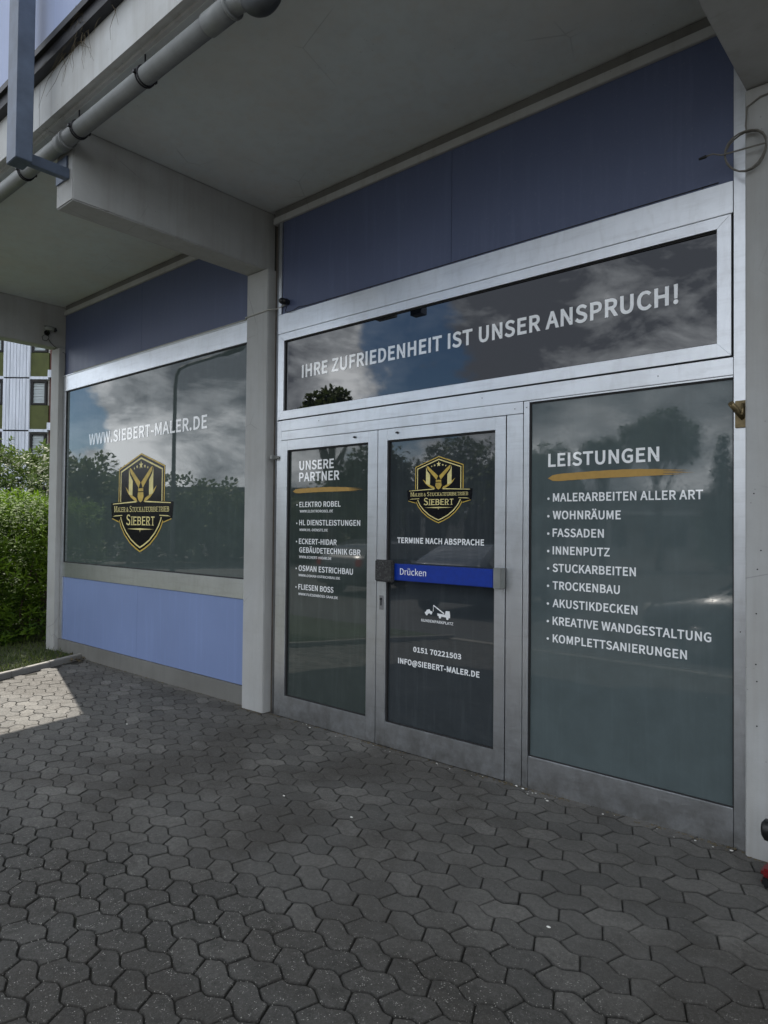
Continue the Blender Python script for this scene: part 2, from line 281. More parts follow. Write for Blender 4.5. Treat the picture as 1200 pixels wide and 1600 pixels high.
# ------------------------------------------------------------------ geometry helpers
class B:
    """collects shapes, links them as one mesh object"""
    def __init__(s): s.v = []; s.f = []; s.sm = []; s.att = {}
    def add(s, vs, fs, smooth=False):
        o = len(s.v); s.v += [tuple(v) for v in vs]; s.f += [tuple(i + o for i in f) for f in fs]; s.sm += [smooth] * len(fs); return s
    def box(s, x0, x1, y0, y1, z0, z1, bev=0.0):
        if bev > 0 and min(abs(x1 - x0), abs(y1 - y0), abs(z1 - z0)) > 2.2 * bev:
            bm = bmesh.new(); bmesh.ops.create_cube(bm, size=1)
            bmesh.ops.scale(bm, vec=(x1 - x0, y1 - y0, z1 - z0), verts=bm.verts)
            bmesh.ops.translate(bm, vec=((x0 + x1) / 2, (y0 + y1) / 2, (z0 + z1) / 2), verts=bm.verts)
            bmesh.ops.bevel(bm, geom=list(bm.edges), offset=bev, segments=2, affect='EDGES')
            return s.bm(bm)
        v = [(x, y, z) for x in (x0, x1) for y in (y0, y1) for z in (z0, z1)]
        return s.add(v, [(0, 1, 3, 2), (4, 6, 7, 5), (0, 4, 5, 1), (2, 3, 7, 6), (0, 2, 6, 4), (1, 5, 7, 3)])
    def bm(s, bm, smooth=False):
        bm.verts.ensure_lookup_table(); bm.verts.index_update()
        s.add([v.co[:] for v in bm.verts], [[v.index for v in f.verts] for f in bm.faces], smooth); bm.free(); return s
    def prism_xz(s, pts, y0, y1):
        """polygon in the facade plane, extruded from y0 (front) to y1 (back)"""
        n = len(pts); a = sum(pts[i][0] * pts[(i + 1) % n][1] - pts[(i + 1) % n][0] * pts[i][1] for i in range(n))
        if a < 0: pts = pts[::-1]
        v = [(p[0], y0, p[1]) for p in pts] + [(p[0], y1, p[1]) for p in pts]
        return s.add(v, [tuple(range(n)), tuple(range(2 * n - 1, n - 1, -1))] + [(i, n + i, n + (i + 1) % n, (i + 1) % n) for i in range(n)])
    def prism_yz(s, pts, x0, x1):
        n = len(pts); a = sum(pts[i][0] * pts[(i + 1) % n][1] - pts[(i + 1) % n][0] * pts[i][1] for i in range(n))
        if a < 0: pts = pts[::-1]
        v = [(x1, p[0], p[1]) for p in pts] + [(x0, p[0], p[1]) for p in pts]
        return s.add(v, [tuple(range(n)), tuple(range(2 * n - 1, n - 1, -1))] + [(i, n + i, n + (i + 1) % n, (i + 1) % n) for i in range(n)])
    def tube(s, pts, r, n=12, cap=True):
        pts = [Vector(p) for p in pts]; rs = r if isinstance(r, (list, tuple)) else [r] * len(pts)
        vs = []; fs = []; prev = None
        for i, p in enumerate(pts):
            t = (pts[min(i + 1, len(pts) - 1)] - pts[max(i - 1, 0)]).normalized()
            if prev is None:
                a = Vector((0, 0, 1)) if abs(t.z) < 0.9 else Vector((1, 0, 0)); u = t.cross(a).normalized()
            else: u = (prev - prev.dot(t) * t).normalized()
            prev = u; q = t.cross(u)
            for k in range(n):
                th = 2 * math.pi * k / n; vs.append(p + (u * math.cos(th) + q * math.sin(th)) * rs[i])
        for i in range(len(pts) - 1):
            for k in range(n): fs.append((i * n + k, i * n + (k + 1) % n, (i + 1) * n + (k + 1) % n, (i + 1) * n + k))
        s.add(vs, fs, True)
        if cap:
            o = len(s.v) - len(vs); s.f += [tuple(o + k for k in range(n - 1, -1, -1)), tuple(o + (len(pts) - 1) * n + k for k in range(n))]; s.sm += [False, False]
        return s
    def ball(s, c, r, sc=(1, 1, 1), seg=16):
        bm = bmesh.new(); bmesh.ops.create_uvsphere(bm, u_segments=seg, v_segments=seg // 2, radius=r)
        bmesh.ops.scale(bm, vec=sc, verts=bm.verts); bmesh.ops.translate(bm, vec=c, verts=bm.verts); return s.bm(bm, True)
    def obj(s, name, mat, parent=None, **tags):
        me = bpy.data.meshes.new(name); me.from_pydata(s.v, [], s.f); me.polygons.foreach_set('use_smooth', s.sm)
        for k, vals in s.att.items():
            a = me.attributes.new(k, 'FLOAT', 'POINT'); a.data.foreach_set('value', vals)
        me.update(); me.materials.append(M[mat]); o = bpy.data.objects.new(name, me); COL.objects.link(o)
        if parent: o.parent = parent
        for k, v in tags.items(): o[k] = v
        return o
def empty(name, loc, label, category, group=None, rz=0.0):
    o = bpy.data.objects.new(name, None); COL.objects.link(o); o.location = loc; o.rotation_euler.z = rz; o.empty_display_size = 0.2
    o['label'] = label; o['category'] = category
    if group: o['group'] = group
    return o
def box(name, mat, parent, *a, bev=0.0, **t): return B().box(*a, bev=bev).obj(name, mat, parent, **t)

# ------------------------------------------------------------------ lettering (glyph outlines of an open sans face)
GL = json.loads(r'''{" ":[78,[]],"!":[113,[[[44,127,46,77,53,77],[60,77,68,77,69,127],[70,176,72,226,72,238],[72,250,72,262,62,262],[51,262,40,262,40,250],[41,238,41,226,42,176]],[[44,-5,56,-5,69,-5],[79,5,79,20,79,34],[69,44,56,44,44,44],[33,34,33,20,33,5]]]],"&":[238,[[[44,-5,91,-5,121,-5],[145,7,165,25,186,10],[206,0,224,-5,227,4],[229,13,232,22,218,26],[201,34,184,47,204,73],[219,104,229,138,219,138],[209,138,199,138,191,109],[179,84,163,63,139,83],[115,108,98,135,127,155],[156,177,156,211,156,241],[137,261,105,261,70,261],[47,235,47,201,47,182],[53,162,63,141,37,123],[13,101,13,67,13,25]],[[118,64,144,42,129,29],[112,21,95,21,66,21],[44,40,44,68,44,88],[58,104,76,118,94,91]],[[110,172,86,156,78,172],[74,187,74,201,74,222],[86,239,106,239,123,239],[130,225,130,210,130,187]]]],"-":[121,[[[16,94,16,86,46,86],[76,86,106,86,106,94],[106,102,106,110,76,110],[46,110,16,110,16,102]]]],".":[97,[[[36,-5,49,-5,61,-5],[72,5,72,20,72,34],[61,44,49,44,36,44],[26,34,26,20,26,5]]]],"0":[194,[[[48,-5,97,-5,146,-5],[177,40,177,129,177,218],[146,261,97,261,48,261],[18,218,18,129,18,40]],[[126,21,97,21,68,21],[48,54,48,129,48,204],[68,236,97,236,126,236],[146,204,146,129,146,54]]]],"1":[194,[[[31,9,31,0,78,0],[125,0,172,0,172,9],[172,18,172,27,154,27],[137,27,120,27,120,103],[120,180,120,257,112,257],[104,257,96,257,82,249],[65,243,42,238,42,232],[42,225,42,218,58,218],[73,218,88,218,88,154],[88,90,88,27,69,27],[50,27,31,27,31,18]]]],"2":[194,[[[15,6,15,0,69,0],[123,0,177,0,177,9],[177,18,177,28,153,28],[129,28,106,28,93,28],[77,26,64,25,124,82],[165,134,165,186,165,231],[136,261,90,261,57,261],[35,246,14,224,20,218],[26,212,33,206,47,223],[65,235,86,235,118,235],[133,214,133,185,133,140],[96,89,15,19,15,13]]]],"3":[194,[[[52,-5,92,-5,138,-5],[175,23,175,69,175,104],[151,126,120,134,120,134],[120,135,120,136,148,145],[166,166,166,197,166,238],[134,261,91,261,62,261],[39,248,20,231,25,224],[31,217,37,210,51,225],[69,235,90,235,117,235],[133,219,133,195,133,167],[116,146,62,146,62,137],[62,129,62,121,122,121],[142,101,142,70,142,40],[121,22,90,22,61,22],[42,36,27,51,21,45],[16,38,10,31,27,12]]]],"5":[194,[[[51,-5,92,-5,135,-5],[176,27,176,83,176,140],[141,165,98,165,83,165],[71,161,60,155,62,180],[64,205,67,229,99,229],[131,229,163,229,163,238],[163,248,163,257,122,257],[80,257,39,257,36,217],[33,177,30,137,36,133],[42,130,47,126,62,136],[73,141,90,141,122,141],[143,119,143,83,143,45],[119,22,89,22,59,22],[40,36,26,50,20,43],[15,36,9,29,27,12]]]],"7":[194,[[[74,97,69,0,80,0],[92,0,103,0,107,100],[118,160,178,237,178,244],[178,250,178,257,124,257],[71,257,17,257,17,248],[17,238,17,229,59,229],[100,229,142,229,91,159]]]],"@":[331,[[[81,-61,157,-61,185,-61],[209,-54,232,-41,229,-34],[226,-28,223,-22,206,-32],[184,-39,160,-39,93,-39],[43,4,43,81,43,172],[111,231,180,231,251,231],[289,185,289,122,289,71],[261,41,236,41,215,41],[207,56,215,87,220,113],[225,139,230,165,223,165],[216,165,209,165,208,160],[206,155,204,149,204,149],[204,149,204,149,196,162],[186,168,173,168,127,168],[97,119,97,78,97,42],[118,22,144,22,162,22],[179,34,192,49,192,49],[193,49,193,49,195,29],[212,19,233,19,269,19],[311,55,311,123,311,200],[262,253,183,253,96,253],[20,184,20,79,20,-12]],[[161,44,151,44,135,44],[123,54,123,79,123,109],[142,146,173,146,183,146],[190,142,198,130,194,109],[191,88,187,68,173,51]]]],"A":[213,[[[30,86,1,0,12,0],[23,0,34,0,42,26],[51,52,59,78,90,78],[121,78,153,78,161,52],[169,26,177,0,189,0],[200,0,211,0,182,86],[153,171,124,257,112,257],[100,257,88,257,59,171]],[[93,104,67,104,71,117],[75,130,79,144,89,173],[97,200,105,230,106,230],[106,230,106,230,115,201],[123,173,132,144,136,130],[141,117,145,104,119,104]]]],"B":[230,[[[35,86,35,0,63,0],[90,0,117,0,174,0],[214,25,214,75,214,110],[193,131,162,137,162,137],[162,138,162,138,186,146],[200,168,200,194,200,239],[163,257,111,257,86,257],[61,257,35,257,35,171]],[[80,148,68,148,68,176],[68,203,68,231,81,231],[94,231,107,231,147,231],[168,220,168,190,168,164],[150,148,106,148,93,148]],[[83,26,68,26,68,58],[68,90,68,123,83,123],[97,123,112,123,158,123],[182,108,182,76,182,42],[157,26,112,26,97,26]]]],"C":[223,[[[68,-5,132,-5,165,-5],[190,9,211,32,205,39],[199,46,193,53,176,35],[158,24,133,24,84,24],[54,64,54,129,54,193],[86,233,134,233,157,233],[173,223,187,209,193,216],[199,223,204,230,190,246],[165,261,134,261,69,261],[20,211,20,128,20,45]]]],"D":[241,[[[35,86,35,0,57,0],[79,0,101,0,178,0],[220,48,220,129,220,211],[178,257,99,257,78,257],[57,257,35,257,35,171]],[[77,27,68,27,68,95],[68,162,68,230,77,230],[87,230,97,230,157,230],[187,194,187,129,187,64],[157,27,97,27,87,27]]]],"E":[206,[[[35,86,35,0,86,0],[136,0,187,0,187,9],[187,18,187,28,147,28],[107,28,68,28,68,59],[68,90,68,121,100,121],[132,121,165,121,165,130],[165,140,165,149,132,149],[100,149,68,149,68,176],[68,202,68,229,106,229],[145,229,183,229,183,238],[183,248,183,257,134,257],[85,257,35,257,35,171]]]],"F":[193,[[[35,86,35,0,46,0],[57,0,68,0,68,38],[68,77,68,115,100,115],[133,115,166,115,166,124],[166,133,166,143,133,143],[100,143,68,143,68,171],[68,200,68,229,106,229],[145,229,183,229,183,238],[183,248,183,257,134,257],[85,257,35,257,35,171]]]],"G":[241,[[[69,-5,136,-5,171,-5],[199,8,215,25,215,61],[215,97,215,133,187,133],[159,133,131,133,131,124],[131,115,131,106,149,106],[167,106,186,106,186,84],[186,61,186,39,175,29],[158,24,139,24,84,24],[54,64,54,129,54,193],[87,233,139,233,165,233],[181,222,194,209,200,216],[206,223,212,230,197,245],[174,261,138,261,70,261],[20,211,20,128,20,45]]]],"H":[255,[[[35,86,35,0,46,0],[57,0,68,0,68,40],[68,81,68,121,107,121],[147,121,187,121,187,81],[187,40,187,0,198,0],[209,0,220,0,220,86],[220,171,220,257,209,257],[198,257,187,257,187,221],[187,185,187,149,147,149],[107,149,68,149,68,185],[68,221,68,257,57,257],[46,257,35,257,35,171]]]],"I":[102,[[[35,86,35,0,46,0],[57,0,68,0,68,86],[68,171,68,257,57,257],[46,257,35,257,35,171]]]],"J":[187,[[[50,-5,83,-5,133,-5],[154,31,154,75,154,136],[154,196,154,257,143,257],[132,257,121,257,121,197],[121,138,121,78,121,40],[107,24,80,24,61,24],[47,32,35,53,28,47],[20,42,12,36,27,9]]]],"K":[226,[[[35,86,35,0,46,0],[57,0,68,0,68,27],[68,54,68,81,82,99],[97,116,112,134,137,89],[163,45,189,0,201,0],[213,0,225,0,194,53],[163,106,132,159,159,192],[186,224,213,257,200,257],[188,257,176,257,140,214],[104,171,68,128,68,128],[68,128,68,128,68,171],[68,214,68,257,57,257],[46,257,35,257,35,171]]]],"L":[190,[[[35,86,35,0,84,0],[132,0,180,0,180,9],[180,18,180,28,143,28],[105,28,68,28,68,104],[68,180,68,257,57,257],[46,257,35,257,35,171]]]],"M":[284,[[[35,86,35,0,45,0],[55,0,64,0,64,47],[64,95,64,142,64,164],[62,195,60,218,61,218],[61,218,62,218,69,198],[75,179,82,159,99,115],[115,70,131,26,138,26],[145,26,153,26,169,70],[185,115,201,159,208,179],[215,198,222,218,222,218],[223,218,223,218,221,195],[219,164,219,142,219,95],[219,47,219,0,229,0],[239,0,249,0,249,86],[249,171,249,257,236,257],[223,257,210,257,194,211],[177,165,161,119,155,102],[150,84,143,66,143,66],[142,66,142,66,136,84],[130,102,123,119,107,165],[91,211,74,257,61,257],[48,257,35,257,35,171]]]],"N":[253,[[[35,86,35,0,46,0],[56,0,66,0,66,45],[66,90,66,135,66,162],[63,189,62,215,62,215],[63,215,63,215,73,197],[82,180,91,162,122,108],[153,54,185,0,196,0],[207,0,218,0,218,86],[218,171,218,257,208,257],[197,257,187,257,187,212],[187,168,187,123,187,97],[189,68,192,42,191,42],[190,42,190,42,181,60],[171,77,162,95,131,149],[100,203,68,257,57,257],[46,257,35,257,35,171]]]],"O":[260,[[[65,-5,130,-5,194,-5],[239,47,239,129,239,211],[194,261,130,261,65,261],[20,211,20,129,20,47]],[[176,24,130,24,84,24],[54,65,54,129,54,193],[84,233,130,233,176,233],[206,193,206,129,206,65]]]],"P":[222,[[[35,86,35,0,46,0],[57,0,68,0,68,34],[68,68,68,102,82,102],[96,102,110,102,166,102],[204,127,204,181,204,237],[166,257,109,257,84,257],[60,257,35,257,35,171]],[[80,129,68,129,68,162],[68,196,68,230,80,230],[92,230,104,230,150,230],[172,219,172,181,172,145],[151,129,106,129,93,129]]]],"Q":[260,[[[176,22,130,22,84,22],[54,64,54,129,54,193],[84,233,130,233,176,233],[206,193,206,129,206,64]],[[161,-64,208,-64,224,-64],[237,-62,245,-58,243,-50],[241,-42,239,-34,232,-36],[223,-37,212,-37,184,-37],[160,-26,149,-3,203,6],[239,55,239,129,239,211],[194,261,130,261,65,261],[20,211,20,129,20,54],[58,4,114,-4,129,-39]]]],"R":[222,[[[82,135,68,135,68,167],[68,199,68,230,82,230],[96,230,111,230,151,230],[173,218,173,185,173,151],[151,135,111,135,96,135]],[[155,36,176,0,188,0],[200,0,213,0,191,37],[169,75,147,112,182,121],[205,145,205,185,205,238],[168,257,116,257,89,257],[62,257,35,257,35,171],[35,86,35,0,46,0],[57,0,68,0,68,36],[68,73,68,109,83,109],[98,109,114,109,135,73]]]],"S":[209,[[[70,-5,106,-5,160,-5],[194,28,194,68,194,106],[171,124,141,137,129,142],[116,147,104,153,84,161],[62,171,62,196,62,218],[81,233,110,233,133,233],[152,224,168,209,174,216],[179,223,185,230,167,248],[140,261,110,261,63,261],[29,233,29,193,29,156],[57,138,81,127,93,122],[105,117,118,111,142,100],[161,92,161,65,161,41],[141,24,107,24,80,24],[54,36,36,56,30,48],[23,41,17,33,39,10]]]],"T":[210,[[[89,76,89,0,99,0],[110,0,121,0,121,76],[121,153,121,229,147,229],[173,229,199,229,199,238],[199,248,199,257,136,257],[74,257,11,257,11,248],[11,238,11,229,37,229],[63,229,89,229,89,153]]]],"U":[252,[[[74,-5,126,-5,179,-5],[218,23,218,106,218,156],[218,206,218,257,208,257],[198,257,187,257,187,206],[187,156,187,105,187,43],[160,24,126,24,93,24],[67,43,67,105,67,156],[67,206,67,257,56,257],[45,257,34,257,34,206],[34,156,34,106,34,23]]]],"V":[201,[[[55,86,82,0,95,0],[107,0,120,0,147,86],[174,171,201,257,190,257],[179,257,168,257,155,210],[141,164,127,118,118,88],[112,63,102,33,102,33],[101,33,101,33,91,63],[85,88,76,118,62,164],[48,210,34,257,23,257],[12,257,0,257,28,171]]]],"W":[307,[[[45,86,63,0,76,0],[89,0,102,0,115,52],[127,103,140,155,144,175],[149,194,153,213,153,213],[154,213,154,213,159,194],[162,175,167,155,180,103],[193,52,206,0,219,0],[232,0,245,0,263,86],[280,171,298,257,288,257],[277,257,267,257,258,210],[249,164,239,117,235,89],[230,62,225,34,225,34],[224,34,223,34,217,62],[211,90,205,117,193,164],[181,210,169,257,160,257],[150,257,140,257,128,210],[116,164,104,117,98,89],[92,62,86,34,86,34],[85,34,85,34,79,62],[75,89,69,117,60,164],[51,210,42,257,31,257],[20,257,9,257,27,171]]]],"X":[201,[[[31,44,6,0,17,0],[29,0,40,0,53,23],[65,46,77,69,84,82],[90,95,98,111,98,111],[99,111,99,111,107,95],[114,82,121,69,134,46],[147,23,159,0,171,0],[183,0,195,0,170,44],[145,87,120,131,143,173],[166,215,190,257,178,257],[167,257,156,257,144,235],[133,213,121,191,115,179],[110,168,103,153,103,153],[102,153,102,153,93,168],[88,179,82,191,70,213],[58,235,47,257,35,257],[23,257,11,257,34,215],[58,174,81,133,56,88]]]],"Y":[186,[[[77,33,77,0,87,0],[98,0,109,0,109,33],[109,66,109,99,135,152],[160,204,186,257,175,257],[164,257,153,257,142,232],[131,208,120,184,112,165],[103,147,94,128,93,128],[93,128,92,128,83,147],[76,165,67,184,56,208],[45,232,34,257,23,257],[11,257,0,257,25,204],[51,152,77,99,77,66]]]],"Z":[211,[[[18,7,18,0,77,0],[136,0,195,0,195,9],[195,18,195,28,149,28],[103,28,57,28,103,98],[148,167,193,237,193,244],[193,250,193,257,139,257],[84,257,30,257,30,248],[30,238,30,229,71,229],[112,229,153,229,108,159],[63,90,18,20,18,13]]]],"c":[178,[[[57,-5,107,-5,130,-5],[152,5,169,19,164,26],[159,34,155,41,143,30],[127,22,110,22,75,22],[51,51,51,95,51,139],[76,168,111,168,126,168],[138,161,149,152,154,159],[160,166,165,173,152,185],[134,195,110,195,61,195],[18,158,18,95,18,32]]]],"e":[194,[[[58,-5,109,-5,135,-5],[155,4,172,15,168,22],[164,29,160,36,146,27],[131,21,113,21,77,21],[52,47,50,88,92,88],[135,88,178,88,179,92],[179,99,179,106,179,160],[152,195,103,195,60,195],[18,157,18,95,18,32]],[[83,110,49,110,53,148],[77,169,104,169,134,169],[151,149,151,110,117,110]]]],"k":[193,[[[32,93,32,0,43,0],[53,0,64,0,64,17],[64,33,64,50,76,64],[88,78,99,92,118,61],[137,31,155,0,167,0],[178,0,190,0,166,38],[142,76,118,113,139,139],[160,165,181,190,169,190],[158,190,146,190,119,157],[92,123,65,90,65,90],[64,90,64,90,64,153],[64,216,64,279,53,279],[43,279,32,279,32,186]]]],"n":[213,[[[32,63,32,0,43,0],[54,0,64,0,64,46],[64,92,64,138,83,157],[97,167,116,167,141,167],[152,152,152,116,152,77],[152,39,152,0,163,0],[174,0,184,0,184,40],[184,80,184,120,184,169],[166,195,126,195,100,195],[80,181,62,162,62,162],[62,162,62,162,61,172],[60,181,58,190,50,190],[41,190,32,190,32,127]]]],"r":[136,[[[32,63,32,0,43,0],[54,0,64,0,64,41],[64,81,64,122,77,154],[96,166,112,166,120,166],[124,165,131,163,133,172],[135,182,137,191,131,194],[125,195,116,195,95,195],[76,180,62,155,62,155],[62,155,62,155,61,167],[60,179,58,190,50,190],[41,190,32,190,32,127]]]],"\u00c4":[213,[[[55,280,65,280,77,280],[85,288,85,299,85,310],[77,318,65,318,55,318],[47,310,47,299,47,288]],[[135,280,146,280,157,280],[165,288,165,299,165,310],[157,318,146,318,135,318],[127,310,127,299,127,288]],[[30,86,1,0,12,0],[23,0,34,0,42,26],[51,52,59,78,90,78],[121,78,153,78,161,52],[169,26,177,0,189,0],[200,0,211,0,182,86],[153,171,124,257,112,257],[100,257,88,257,59,171]],[[93,104,67,104,71,117],[75,130,79,144,89,173],[97,200,105,230,106,230],[106,230,106,230,115,201],[123,173,132,144,136,130],[141,117,145,104,119,104]]]],"\u00fc":[212,[[[48,-5,88,-5,114,-5],[133,9,151,30,151,30],[151,30,152,30,152,20],[153,10,154,0,163,0],[172,0,181,0,181,63],[181,127,181,190,170,190],[159,190,149,190,149,145],[149,100,149,55,131,33],[117,23,97,23,72,23],[62,38,62,74,62,112],[62,151,62,190,51,190],[40,190,29,190,29,150],[29,110,29,70,29,21]],[[57,230,68,230,79,230],[88,238,88,249,88,260],[79,269,68,269,57,269],[49,260,49,249,49,238]],[[133,230,144,230,155,230],[163,238,163,249,163,260],[155,269,144,269,133,269],[124,260,124,249,124,238]]]]}''')
def contour(spl):
    """bezier outline sampled to a clean polyline"""
    pts = []; n = len(spl)
    for i in range(n):
        a, b_ = spl[i], spl[(i + 1) % n]
        p0, p1, p2, p3 = Vector(a[2:4]), Vector(a[4:6]), Vector(b_[0:2]), Vector(b_[2:4])
        chord = (p3 - p0).length
        if chord < 1.5: continue
        dev = max(abs((p1 - p0).cross(p3 - p0)), abs((p2 - p0).cross(p3 - p0))) / chord
        st = 1 if dev < 1.0 else 5
        for k in range(st):
            t = k / st; q = p0 * (1 - t) ** 3 + p1 * 3 * t * (1 - t) ** 2 + p2 * 3 * t * t * (1 - t) + p3 * t ** 3
            if not pts or (q - pts[-1]).length > 1.2: pts.append(q)
    if len(pts) > 2 and (pts[0] - pts[-1]).length < 1.2: pts.pop()
    return pts
def area(p): return sum(p[i].cross(p[(i + 1) % len(p)]) for i in range(len(p))) / 2
def grow_(pts, d):
    out = []; n = len(pts)
    for i in range(n):
        e1 = (pts[i] - pts[i - 1]).normalized(); e2 = (pts[(i + 1) % n] - pts[i]).normalized()
        n1_ = Vector((e1.y, -e1.x)); n2_ = Vector((e2.y, -e2.x)); bis = n1_ + n2_
        k = bis.dot(n1_); out.append(pts[i] + bis / max(k, 0.5) * d)
    return out
def text_mesh(lines, name, mat, parent, y, bold=0.0, depth=0.0012):
    """lines: (string, x0, x1, z baseline, cap height)"""
    cu = bpy.data.curves.new('lettering', 'CURVE'); cu.dimensions = '2D'; cu.fill_mode = 'BOTH'
    for s, x0, x1, z0, h in lines:
        con = []; x = 0
        for c in s:
            cs = [contour(q) for q in GL[c][1]]; cs = [q for q in cs if len(q) > 2]
            if cs:
                sg = 1 if area(max(cs, key=lambda q: abs(area(q)))) > 0 else -1
                con += [[p + Vector((x, 0)) for p in grow_(q, bold * sg)] for q in cs]
            x += GL[c][0] + 2 * bold * 0.8
        a = min(p.x for q in con for p in q); b_ = max(p.x for q in con for p in q)
        sx = (x1 - x0) / (b_ - a); sz = h / (257 + 2 * bold)
        for q in con:
            sl = cu.splines.new('POLY'); sl.points.add(len(q) - 1); sl.use_cyclic_u = True
            for bp, p in zip(sl.points, q): bp.co = ((x0 + (p.x - a) * sx) * 10, (z0 + (p.y + bold) * sz) * 10, 0, 1)
    o = bpy.data.objects.new('lettering', cu); COL.objects.link(o)
    me = bpy.data.meshes.new_from_object(o.evaluated_get(bpy.context.evaluated_depsgraph_get()))
    for v in me.vertices: v.co = Vector((v.co.x / 10, y, v.co.y / 10))
    bmj = bmesh.new(); bmj.from_mesh(me); bpy.data.objects.remove(o); bpy.data.meshes.remove(me)
    r = bmesh.ops.extrude_face_region(bmj, geom=list(bmj.faces))
    bmesh.ops.translate(bmj, vec=(0, depth, 0), verts=[g for g in r['geom'] if isinstance(g, bmesh.types.BMVert)])
    bmesh.ops.recalc_face_normals(bmj, faces=bmj.faces)
    return bmj

def lettering(lines, parent, y, bold=7.0, mat='vinyl_white', name='lettering', bullets=(), br=0.006):
    for k, ln in enumerate(lines):
        b = B().bm(text_mesh([ln], name, mat, parent, y, bold))
        for bx_, bz_ in bullets:
            if abs(bz_ - 0.5 * ln[4] - ln[3]) < 0.03: b.prism_xz([(bx_ + br * math.cos(k_ * math.pi / 6), bz_ + br * math.sin(k_ * math.pi / 6)) for k_ in range(12)], y, y + 0.0012)
        b.obj(name, mat, parent)
# ------------------------------------------------------------------ ground
SL = 0.04                                     # paving falls away from the shop
def zg(y): return SL * min(0.0, y)
SEAM = 0.009
g = B(); S = 600
g.add([(-S, -S, -0.62), (S, -S, -0.62), (S, S, -0.62), (-S, S, -0.62)], [(0, 1, 2, 3)]).obj('ground', 'soil_grass', None, kind='structure')
box('car_park', 'asphalt', None, -60, 60, -40, -5.22, -0.60, -0.30, kind='structure')
# kerb line beside the lawn at the building's left end
KA = Vector((-7.80, 0.10)); KB = Vector((-6.30, -5.2))
def kerb_x(y): return KA.x + (KB.x - KA.x) * (KA.y - y) / (KA.y - KB.y)
b = B(); ys = [0.03 - i * 0.4375 for i in range(13)]
lw = [(-40, 14), (-40, -5.2)] + [(kerb_x(y) - 0.08, y) for y in reversed(ys)] + [(-8.62, 0.03), (-8.62, 14)]
n = len(lw)
b.add([(x, y, zg(y) + 0.015) for x, y in lw] + [(x, y, -0.5) for x, y in lw], [tuple(range(n))] + [(i, n + i, n + (i + 1) % n, (i + 1) % n) for i in range(n)])
b.obj('lawn', 'soil_grass', None, kind='structure')
b = B()
for i in range(12):                            # kerb stones end to end
    y0, y1 = ys[i] - 0.002, ys[i + 1] + 0.002
    v = []
    for y in (y0, y1):
        x = kerb_x(y)
        for dx_, dz in ((0, -0.2), (0, 0.045), (-0.008, 0.055), (-0.062, 0.055), (-0.07, 0.045), (-0.07, -0.2)): v.append((x + dx_, y, zg(y) + dz + 0.004 * math.sin(i * 5)))
    b.add(v, [(k, k + 1, k + 7, k + 6) for k in range(5)] + [(0, 1, 2, 3, 4, 5), (11, 10, 9, 8, 7, 6)])
b.obj('kerb', 'kerb_concrete', None, kind='structure')
b = B(); b.box(-8.0, 6, -5.2, -5.06, -0.5, zg(-5.1) + 0.01, bev=0.01); b.obj('kerb_edge', 'kerb_concrete', None, kind='structure')
# joint sand under the stones
v = [(kerb_x(y), y, zg(y) - SEAM) for y in (0.09, -5.06)] + [(6, -5.06, zg(-5.06) - SEAM), (6, 0.09, -SEAM)]
B().add(v + [(x, y, z - 0.3) for x, y, z in v], [(0, 1, 2, 3), (0, 4, 5, 1), (1, 5, 6, 2), (2, 6, 7, 3), (3, 7, 4, 0), (7, 6, 5, 4)]).obj('pavement_bed', 'joint_sand', None, kind='structure')
# interlocking paving stones
rnd = random.Random(11)
GAPW = 0.0030; KX, KY = 1.0, 1.015
PZ = [(-.075, -.0395), (-.038, -.0355), (.021, -.0675), (.0575, -.0725), (.1115, -.0395), (.075, .0395), (.038, .0355), (-.021, .0675), (-.0575, .0725), (-.1115, .0395)]
SH = 0.012
PE = [(SH - .021, -.1555), (SH + .038, -.1875), (SH + .075, -.1835), (SH + .129, -.1505), (SH + .1655, -.1555), (.2075, -.0675), (.1485, -.0355), (.1115, -.0395), (.0575, -.0725), (.021, -.0675)]
vs = []; fs = []; tone = []; edge = []
def inset(poly, d):
    n = len(poly); out = []
    for i in range(n):
        p0, p1, p2 = Vector(poly[i - 1]), Vector(poly[i]), Vector(poly[(i + 1) % n])
        e1 = (p1 - p0).normalized(); e2 = (p2 - p1).normalized(); n1_ = Vector((-e1.y, e1.x)); n2_ = Vector((-e2.y, e2.x))
        bis = (n1_ + n2_); bis = bis / max(0.25, bis.dot(n1_)) ; out.append(p1 + bis * d)
    return out
